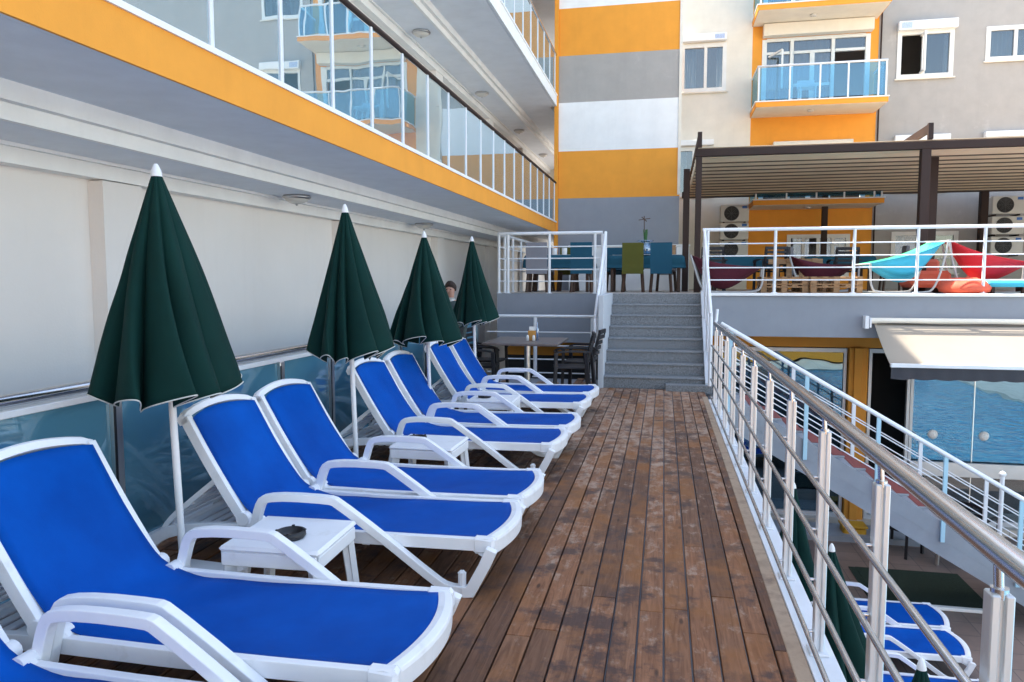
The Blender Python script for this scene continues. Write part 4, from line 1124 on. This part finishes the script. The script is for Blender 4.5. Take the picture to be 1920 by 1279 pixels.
make_umbrella((-2.455, 3.37, 0), .425, 2.2, 1.03, 1, 'nearest and largest closed green parasol, by the first side table', UG, 9)
make_umbrella((-2.34, 5.36, 0), .345, 2.2, 1.04, 2, 'second closed green parasol, beside the second side table', UG, 10)
make_umbrella((-2.34, 7.25, 0), .40, 2.12, 1.0, 5, 'third closed green parasol with the person standing behind it', UG, 8)
make_umbrella((-2.42, 9.45, 0), .34, 2.2, 1.08, 8, 'farthest closed green parasol on the deck, in front of the dining chairs', UG, 9)
LG = 'closed green parasols on the lower level'
make_umbrella((1.53, 8.67, GZ), .32, 2.2, .9, 3, 'farthest closed green parasol of the row below the railing', LG, 9)
make_umbrella((1.53, 6.67, GZ), .42, 2.2, .9, 4, 'middle closed green parasol of the row below the railing', LG, 9)
make_umbrella((1.62, 4.70, GZ), .42, 2.2, .9, 6, 'nearest closed green parasol below the railing, only its white tip in view', LG, 9)

# ================================================================== DECK DINING SET
dt = thing('dining_table', 'dark laminate dining table at the far end of the deck', 'table', (-1.95, 10.7, 0))
MB().bbox(-2.5, -1.42, 10.05, 11.25, .72, .755, .008).build('tabletop', table_top, dt)
MB().tube([(-1.95, 10.65, .03), (-1.95, 10.65, .72)], .045, 16).build('pedestal', alu, dt)
MB().lathe([(0, .035), (.22, .02), (.24, .003), (0, .003)], -1.95, 10.65, 24).build('base', alu, dt)
nh = thing('napkin_holder', 'amber napkin holder with salt and pepper shakers on the dark table', 'napkin holder', (-1.87, 10.6, .755))
MB().bbox(-1.93, -1.82, 10.58, 10.66, .756, .90, .006).build('holder', amber, nh)
MB().box(-1.915, -1.835, 10.6, 10.64, .90, .955).build('napkins', paper, nh)
for dx in (-.05, .04): MB().lathe([(0, .84), (.014, .835), (.02, .81), (.022, .757), (0, .757)], -1.875 + dx, 10.52, 14).build('shaker', paper, nh)
MB().lathe([(0, 1.02), (.008, 1.02), (.01, .95), (.024, .91), (.026, .757), (0, .757)], -1.80, 10.62, 14).build('oil_bottle', glass_jug, nh)
def make_armchair():
    t = proto('resin_armchair', '', 'chair', 'dark resin armchairs around the deck dining table')
    MB().bbox(-.22, .24, -.23, .23, .40, .43, .012).build('seat', rattan, t)
    b = MB()
    for s in (-1, 1): b.bar((-.21, s * .20, .42), (-.33, s * .20, .86), .05, .035)
    for k in range(5): zz = .47 + k * .08; b.bar((-.225 - (zz - .42) * .27, -.2, zz), (-.225 - (zz - .42) * .27, .2, zz), .02, .05)
    b.bar((-.33, -.22, .87), (-.33, .22, .87), .035, .06); b.build('backrest', rattan, t)
    for s in (-1, 1):
        MB().ribbon(rounded([(-.28, .64), (-.05, .655), (.18, .64), (.23, .60)], 2), s * .26 - .03, s * .26 + .03, .025).build('armrest', rattan, t)
        MB().bar((.22, s * .255, .0), (.20, s * .25, .63), .04, .045).build('leg', rattan, t)
        MB().bar((-.27, s * .24, .0), (-.21, s * .22, .62), .04, .045).build('leg', rattan, t)
    return t
A0 = make_armchair(); place(A0, (-1.28, 10.35, 0), PI + .15); A0['label'] = 'dark armchair right of the deck dining table, nearer one'
dup(A0, (-1.22, 11.1, 0), PI - .1, 'dark armchair right of the deck dining table, farther one')
dup(A0, (-2.55, 10.25, 0), .1, 'dark armchair left of the deck dining table, behind the farthest parasol')
dup(A0, (-2.62, 11.0, 0), -.1, 'dark armchair left of the deck dining table, in the back')

# ================================================================== TERRACE DINING
def make_dchair(m):
    t = proto('dining_chair', '', 'chair', 'upholstered chairs at the platform tables')
    MB().bbox(-.21, .21, -.2, .22, .42, .50, .03).build('seat', m, t)
    MB().ribbon(rounded([(-.0, .36), (.0, .6), (-.03, .96)], 1), -.205, .205, .06).build('backrest', m, t)
    for o in t.children:
        if o.name.startswith('backrest'):
            for v in o.data.vertices: x_, y_ = v.co.x, v.co.y; v.co.x = y_; v.co.y = -.22 + x_
    for sx in (-1, 1):
        for sy in (-1, 1): MB().bar((sx * .2, sy * .2, 0), (sx * .17, sy * .17, .42), .04, .04).build('leg', chair_wood, t)
    return t
CH = {'olive': make_dchair(olive_seat), 'teal': make_dchair(teal_seat), 'grey': make_dchair(grey_seat)}
dz = TZ + .005
place(CH['olive'], (-.60, 14.85, dz)); CH['olive']['label'] = 'olive green dining chair at the top of the steps'
place(CH['teal'], (-.06, 14.85, dz)); CH['teal']['label'] = 'teal dining chair beside the olive chair at the top of the steps'
place(CH['grey'], (-2.42, 14.4, dz)); CH['grey']['label'] = 'grey dining chair behind the platform railing, leftmost'
dup(CH['teal'], (-1.56, 14.45, dz), 0, 'teal dining chair behind the platform railing, next to the stair rail')
dup(CH['olive'], (-2.05, 16.1, dz), PI, 'olive dining chair on the far side of the left platform table')
dup(CH['grey'], (-2.6, 16.15, dz), PI, 'grey dining chair on the far side of the left platform table')
dup(CH['teal'], (-1.05, 16.4, dz), PI, 'teal dining chair on the far side of the right platform table')
dup(CH['grey'], (.05, 16.4, dz), PI, 'grey dining chair on the far side of the right platform table')
def cloth_table(x0, x1, y0, y1, label, clabel, z=TZ + .005, h=.74, legs=True, runner=True):
    t = thing('dining_table', label, 'table', ((x0 + x1) / 2, (y0 + y1) / 2, z), 0, 'cloth covered tables on the terrace')
    MB().bbox(x0, x1, y0, y1, z + h - .03, z + h, .005).build('tabletop', chair_wood, t)
    for a in (x0 + .06, x1 - .06):
        for b in (y0 + .06, y1 - .06): MB().bbox(a - .03, a + .03, b - .03, b + .03, z, z + h - .031, .004).build('leg', chair_wood, t)
    nx, ny = 36, 16; ov = .26
    def fn(u, v):
        x = x0 - ov + (x1 - x0 + 2 * ov) * u; y = y0 - ov + (y1 - y0 + 2 * ov) * v
        dx = max(x0 - x, 0, x - x1); dy = max(y0 - y, 0, y - y1); d = max(dx, dy)
        cx_ = min(max(x, x0 - .02), x1 + .02); cy_ = min(max(y, y0 - .02), y1 + .02)
        fl = .35 * d + .015 * math.sin(9 * (x + y)) * (d > .01)
        if dx > 0: cx_ += math.copysign(fl * .4 + .01, x - x0 - .01)
        if dy > 0: cy_ += math.copysign(fl * .4 + .01, y - y0 - .01)
        return (cx_, cy_, z + h + .006 - d)
    c = MB().grid(fn, nx, ny, .003).build('tablecloth', teal_cloth, None, loc=((x0 + x1) / 2, (y0 + y1) / 2, z)); 
    tag(c, clabel, 'tablecloth', 'teal tablecloths')
    if runner:
        MB().bbox(x0 + .06, x1 - .06, y0 + .05, y1 - .05, z + h + .007, z + h + .011, .001).build('runner', paper, c)
    return t
cloth_table(-2.75, -1.45, 14.85, 15.7, 'left dining table on the platform under a teal cloth', 'teal cloth over the left platform table')
cloth_table(-1.1, .35, 15.2, 16.0, 'right dining table at the top of the steps under a teal cloth', 'teal cloth over the table at the top of the steps')
jug = thing('glass_jug', 'blue glass jug with a green plant on the table at the top of the steps', 'vase', (-.38, 15.25, TZ + .76))
MB().lathe([(0, 2.165), (.12, 2.165), (.135, 2.2), (.135, 2.33), (.10, 2.38), (.06, 2.40), (.16, 2.42), (.17, 2.44), (.05, 2.445)], -.38, 15.25, 24).build('jug', glass_jug, jug)
sp_ = MB()
for k in range(9):
    a = k * .7; sp_.bar((-.38, 15.25, 2.2), (-.38 + .04 * math.cos(a), 15.25 + .04 * math.sin(a), 2.6 + .03 * (k % 3)), .03, .008)
sp_.build('plant_stem', plant_g, jug)
MB().bar((-.40, 15.25, 2.3), (-.41, 15.25, 2.93), .018, .018).bar((-.52, 15.25, 2.85), (-.29, 15.25, 2.88), .016, .016).bar((-.46, 15.25, 2.91), (-.36, 15.25, 2.82), .02, .02).build('dry_stalk', chair_wood, jug)
for xx, lab in ((-2.2, 'white cup on the left platform table, left one'), (-2.0, 'white cup on the left platform table, right one')):
    c = thing('cup', lab, 'cup', (xx, 15.1, TZ + .757), 0, 'cups on the platform table')
    MB().lathe([(0, TZ + .76), (.05, TZ + .76), (.055, TZ + .90), (.05, TZ + .90), (.045, TZ + .77), (0, TZ + .77)], xx, 15.1, 14).build('body', paper, c)
tb = thing('wooden_box', 'small tan wooden box on the table at the top of the steps', 'box', (.15, 15.4, TZ + .757))
MB().bbox(.08, .22, 15.34, 15.46, TZ + .76, TZ + .93, .006).build('body', pallet_w, tb)
MB().bbox(.075, .225, 15.335, 15.465, TZ + .931, TZ + .95, .004).build('lid', pallet_w, tb)

# ================================================================== TERRACE LOUNGE
chair_grey = mat('chair_frame_grey', (.42, .42, .42), .4)
def sling_chair(loc, rz, ms, label, W_=.72, tall=.88, striped=False, low=.5):
    t = thing('hammock_chair', label, 'hammock chair', (0, 0, 0), 0, 'fabric hammock chairs behind the terrace railing')
    for s in (-1, 1):
        y = s * W_ / 2
        q = MB().tube([(p[0], y, p[1]) for p in rounded([(-.62, low), (-.60, .08), (-.45, .02), (.25, .02), (.42, .06), (.56, .5), (.62, tall)], 2)], .018, 8)
        q.build('side_frame', chair_grey, t)
    MB().tube([(-.62, -W_ / 2, low), (-.62, W_ / 2, low)], .016, 8).tube([(.62, -W_ / 2, tall), (.62, W_ / 2, tall)], .016, 8).build('crossbar', chair_grey, t)
    def fn(u, v):
        x = -.62 + 1.24 * u; w = 2 * v - 1
        zb = low + (tall - low) * u
        sag = math.sin(PI * u ** 1.15) * (.03 + .46 * (1 - w * w)) + .022 * math.sin(w * 13 + u * 2) * math.sin(PI * u) ** .5
        return (x + .06 * math.sin(PI * u), w * (W_ / 2 - .02), zb - sag + .01)
    if striped:
        g = MB()
        for k, mi in enumerate((1, 1, 1, 0)):
            g.mi = mi; g.grid(lambda u, v: fn(u, (k + v) / 4), 20, 5, .004)
        c = g.build('sling', ms, t)
    else: c = MB().grid(fn, 22, 14, .004).build('sling', ms, t)
    place(t, loc, rz); return t
lime = mat('green_cloth', (.04, .50, .22), .7, bump=.3, bscale=40)
aqua = mat('aqua_cloth', (.05, .48, .72), .7, bump=.3, bscale=40)
sling_chair((3.93, 13.78, dz), rad(8), [lime, aqua], 'hammock chair with green and turquoise striped cloth', striped=True)
sling_chair((5.35, 13.95, dz), PI - rad(10), red_cloth, 'bright red hammock chair at the right behind the terrace railing', tall=.9)
sling_chair((1.1, 13.95, dz), PI - rad(4), maroon, 'dark maroon hammock chair beside the stair rail', tall=.68, low=.45)
sling_chair((3.0, 15.4, dz), PI - rad(4), maroon, 'dark hammock chair behind the pallet seats', tall=.7)
for x0, c_, lab, nm in ((4.7, coral, 'orange round beanbag between the hammock chairs', 'beanbag'),):
    t = thing(nm, lab, 'beanbag', (x0 + .15, 13.6, dz))
    g = MB(); prof = [(0, .27), (.18, .26), (.33, .2), (.40, .11), (.38, .04), (.25, 0), (0, 0)]
    g.lathe([(r, z + dz) for r, z in prof], x0 + .2, 13.6, 40)
    for v in g.v:
        a = math.atan2(v.y - 13.6, v.x - x0 - .2); v.z += .02 * math.sin(a * 7) * (v.z - dz) * 3; v.x += .02 * math.sin(a * 5 + v.z * 9); v.z = max(v.z, dz)
    g.build('cushion', c_, t); MB().tube([(x0 + .2, 13.6, dz + .26), (x0 + .23, 13.58, dz + .3), (x0 + .26, 13.6, dz + .265)], .008, 6).build('handle', coral, t)
t = thing('floor_cushion', 'flat turquoise cushion on the terrace floor at right', 'cushion', (5.7, 13.5, dz))
MB().bbox(5.15, 6.3, 13.38, 13.75, dz + .12, dz + .24, .05).build('pad', aqua, t)
for xx in (5.25, 5.7, 6.15): MB().bbox(xx, xx + .05, 13.45, 13.7, dz, dz + .12, .004).build('foot', brown_metal, t)
t = thing('red_armchair', 'coral red soft armchair behind the turquoise hammock chair', 'armchair', (4.5, 14.5, dz))
MB().bbox(4.3, 4.95, 14.3, 14.9, dz + .1, dz + .4, .06).build('seat', red_pad, t); MB().bbox(4.3, 4.95, 14.9, 15.05, dz + .1, dz + .62, .05).build('backrest', red_pad, t)
for xx in (4.35, 4.86): MB().bbox(xx, xx + .05, 14.35, 14.95, dz, dz + .1, .004).build('leg', brown_metal, t)
def pallet(loc, w, d, label, back=False):
    t = thing('pallet_bench', label, 'pallet bench', (0, 0, 0), 0, 'wooden pallet seats on the terrace')
    for lev in range(2):
        z = lev * .15; b = MB()
        for k in range(5): b.bbox(-w / 2 + k * (w - .1) / 4, -w / 2 + .1 + k * (w - .1) / 4, -d / 2, d / 2, z + .125, z + .145, .003)
        for k in range(3): b.bbox(-w / 2, w / 2, -d / 2 + k * (d - .08) / 2, -d / 2 + .08 + k * (d - .08) / 2, z + .1, z + .1245, .003)
        for k in range(3):
            for j in range(3): b.bbox(-w / 2 + k * (w - .1) / 2, -w / 2 + .1 + k * (w - .1) / 2, -d / 2 + j * (d - .08) / 2, -d / 2 + .08 + j * (d - .08) / 2, z + .022, z + .0998, .003)
        for k in range(3): b.bbox(-w / 2, w / 2, -d / 2 + k * (d - .08) / 2, -d / 2 + .08 + k * (d - .08) / 2, z + .001, z + .0215, .003)
        b.build('pallet', pallet_w, t)
    if back:
        b = MB()
        for k in range(4): b.bbox(-w / 2 + .1 + k * (w - .3) / 3, -w / 2 + .2 + k * (w - .3) / 3, d / 2 - .04, d / 2 - .015, .3, .66, .003)
        b.bbox(-w / 2, w / 2, d / 2 - .014, d / 2 + .01, .55, .65, .003); b.build('backrest', pallet_w, t)
    place(t, loc); return t
pallet((2.1, 14.2, dz), .8, .6, 'wooden pallet bench left of centre behind the terrace railing')
pallet((2.95, 14.1, dz), .85, .6, 'wooden pallet bench next to the turquoise hammock chair')
pallet((2.5, 15.0, dz), 1.0, .6, 'slatted pallet bench with backrest under the pergola', True)
cloth_table(1.0, 2.2, 16.2, 17.0, 'teal covered table at the left under the pergola', 'teal cloth over the table left under the pergola', runner=False)
cloth_table(3.0, 4.3, 16.8, 17.6, 'dark teal covered table in the middle under the pergola', 'teal cloth over the middle table under the pergola', runner=False)
for k, (xx, yy, r, m, l) in enumerate(((.95, 15.7, 0, 'dark', 'dark armchair in front of the left pergola table, left one'), (2.1, 15.75, .2, 'dark', 'dark armchair in front of the left pergola table, right one'), (2.9, 17.2, -1.4, 'grey', 'grey chair left of the middle pergola table'), (3.6, 16.3, 0, 'dark', 'dark armchair in front of the middle pergola table'), (4.75, 17.1, 1.5, 'grey', 'grey chair right of the middle pergola table'))):
    dup(A0 if m == 'dark' else CH[m], (xx, yy, dz), r + (PI / 2 if m == 'dark' else 0), l, 'chairs under the pergola')

# lower restaurant seats behind the glass rail
for xx, yy, lab in ((3.9, 13.0, 'dark armchair under the awning beside the stairs'), (5.1, 13.2, 'dark armchair under the awning at the right edge')):
    dup(A0, (xx, yy, GZ), .8, lab, 'dark armchairs outside the restaurant')
t = thing('orange_stool', 'orange round seat by the pool stairs', 'stool', (4.3, 12.5, GZ))
MB().lathe([(0, GZ + .62), (.22, GZ + .6), (.26, GZ + .52), (.24, GZ + .45), (0, GZ + .45)], 4.3, 12.5, 24).build('seat', coral, t)
MB().tube([(4.3, 12.5, GZ), (4.3, 12.5, GZ + .45)], .03, 10).build('leg', alu, t)

# ================================================================== PERSON behind the third parasol
def make_person(loc):
    t = thing('person', 'person with short dark hair and dark top standing behind the third parasol', 'person', loc)
    cx, cy, cz = loc
    J = {'pelvis': (0, 0, .88), 'belly': (0, 0, 1.02), 'chest': (0, 0, 1.2), 'neckb': (0, 0, 1.33), 'neck': (0, 0, 1.38), 'head': (0, -.01, 1.44)}
    vs = []; es = []; rs = []; ix = {}
    def ad(n, p, r, par=None):
        ix[n] = len(vs); vs.append(p); rs.append(r)
        if par: es.append((ix[par], ix[n]))
    ad('pelvis', (0, 0, .86), (.14, .11)); ad('belly', (0, 0, 1.0), (.125, .095), 'pelvis'); ad('chest', (0, 0, 1.16), (.145, .10), 'belly'); ad('nb', (0, 0, 1.29), (.08, .06), 'chest'); ad('neck', (0, -.005, 1.37), (.048, .048), 'nb'); ad('hd', (0, -.02, 1.44), (.062, .07), 'neck'); ad('hd2', (0, -.02, 1.50), (.072, .088), 'hd'); ad('hd3', (0, -.01, 1.565), (.055, .07), 'hd2')
    for s, n in ((-1, 'l'), (1, 'r')):
        ad(n + 'sh', (s * .16, 0, 1.26), (.05, .05), 'nb'); ad(n + 'el', (s * .19, .03, 1.0), (.038, .038), n + 'sh'); ad(n + 'wr', (s * .17, -.03, .78), (.025, .025), n + 'el'); ad(n + 'ha', (s * .165, -.05, .70), (.03, .018), n + 'wr')
        ad(n + 'hip', (s * .09, 0, .78), (.085, .085), 'pelvis'); ad(n + 'kn', (s * .1, -.01, .44), (.055, .055), n + 'hip'); ad(n + 'an', (s * .1, .02, .08), (.035, .035), n + 'kn'); ad(n + 'to', (s * .11, -.12, .03), (.038, .028), n + 'an')
    me = bpy.data.meshes.new('body'); me.from_pydata(vs, es, []); o = bpy.data.objects.new('body', me); COL.objects.link(o); o.parent = t
    me.materials.append(skin)
    sk = o.modifiers.new('skin', 'SKIN'); sk.use_smooth_shade = True
    for i, r in enumerate(rs): me.skin_vertices[0].data[i].radius = r
    me.skin_vertices[0].data[0].use_root = True
    sd = o.modifiers.new('subd', 'SUBSURF'); sd.levels = 2; sd.render_levels = 2
    # hair cap
    h = MB(); n = 20; m = 9; vv = []; ff = []
    for j in range(m + 1):
        ph = PI * .62 * j / m
        for i in range(n):
            th = 2 * PI * i / n; k = 1 + .04 * math.sin(th * 7 + j)
            front = max(0, -math.sin(th))
            z = 1.515 + .105 * math.cos(ph) + front * .06 * (j / m)
            vv.append((cx + .082 * math.sin(ph) * math.cos(th) * k, cy + .005 + .098 * math.sin(ph) * math.sin(th) * k, cz + z))
    for j in range(m):
        for i in range(n): ff.append((j * n + i, (j + 1) * n + i, (j + 1) * n + (i + 1) % n, j * n + (i + 1) % n))
    h.add(vv, ff, True).build('hair', hair_m, t)
    for s in (-1, 1):
        MB().lathe([(0, cz + 1.508), (.008, cz + 1.503), (.01, cz + 1.498), (0, cz + 1.488)], cx + s * .03, cy - .092, 8).build('eye', dark, t)
    MB().bar((cx, cy - .1, cz + 1.5), (cx, cy - .118, cz + 1.465), .018, .016).build('nose', skin, t)
    c = MB().lathe([(.175, cz + .98), (.165, cz + 1.1), (.18, cz + 1.2), (.17, cz + 1.27), (.10, cz + 1.325), (.06, cz + 1.35)], cx, cy, 24)
    for v in c.v: v.y = cy + (v.y - cy) * .78
    c.build('shirt', shirt_m, t)
    c = MB().lathe([(.07, cz + 1.33), (.062, cz + 1.385), (.068, cz + 1.385)], cx, cy, 16); c.build('collar', paper, t)
    for s in (-1, 1):
        MB().tube([(cx + s * .15, cy, cz + 1.27), (cx + s * .18, cy + .015, cz + 1.12), (cx + s * .19, cy + .03, cz + 1.0), (cx + s * .175, cy - .02, cz + .80)], [.064, .06, .052, .04], 12).build('sleeve', shirt_m, t)
        MB().tube([(cx + s * .08, cy, cz + .96), (cx + s * .09, cy, cz + .78), (cx + s * .1, cy - .01, cz + .44), (cx + s * .1, cy + .02, cz + .1)], [.12, .105, .078, .062], 14).build('trouser_leg', dark, t)
    return t
pr = make_person((-2.97, 10.15, 0))
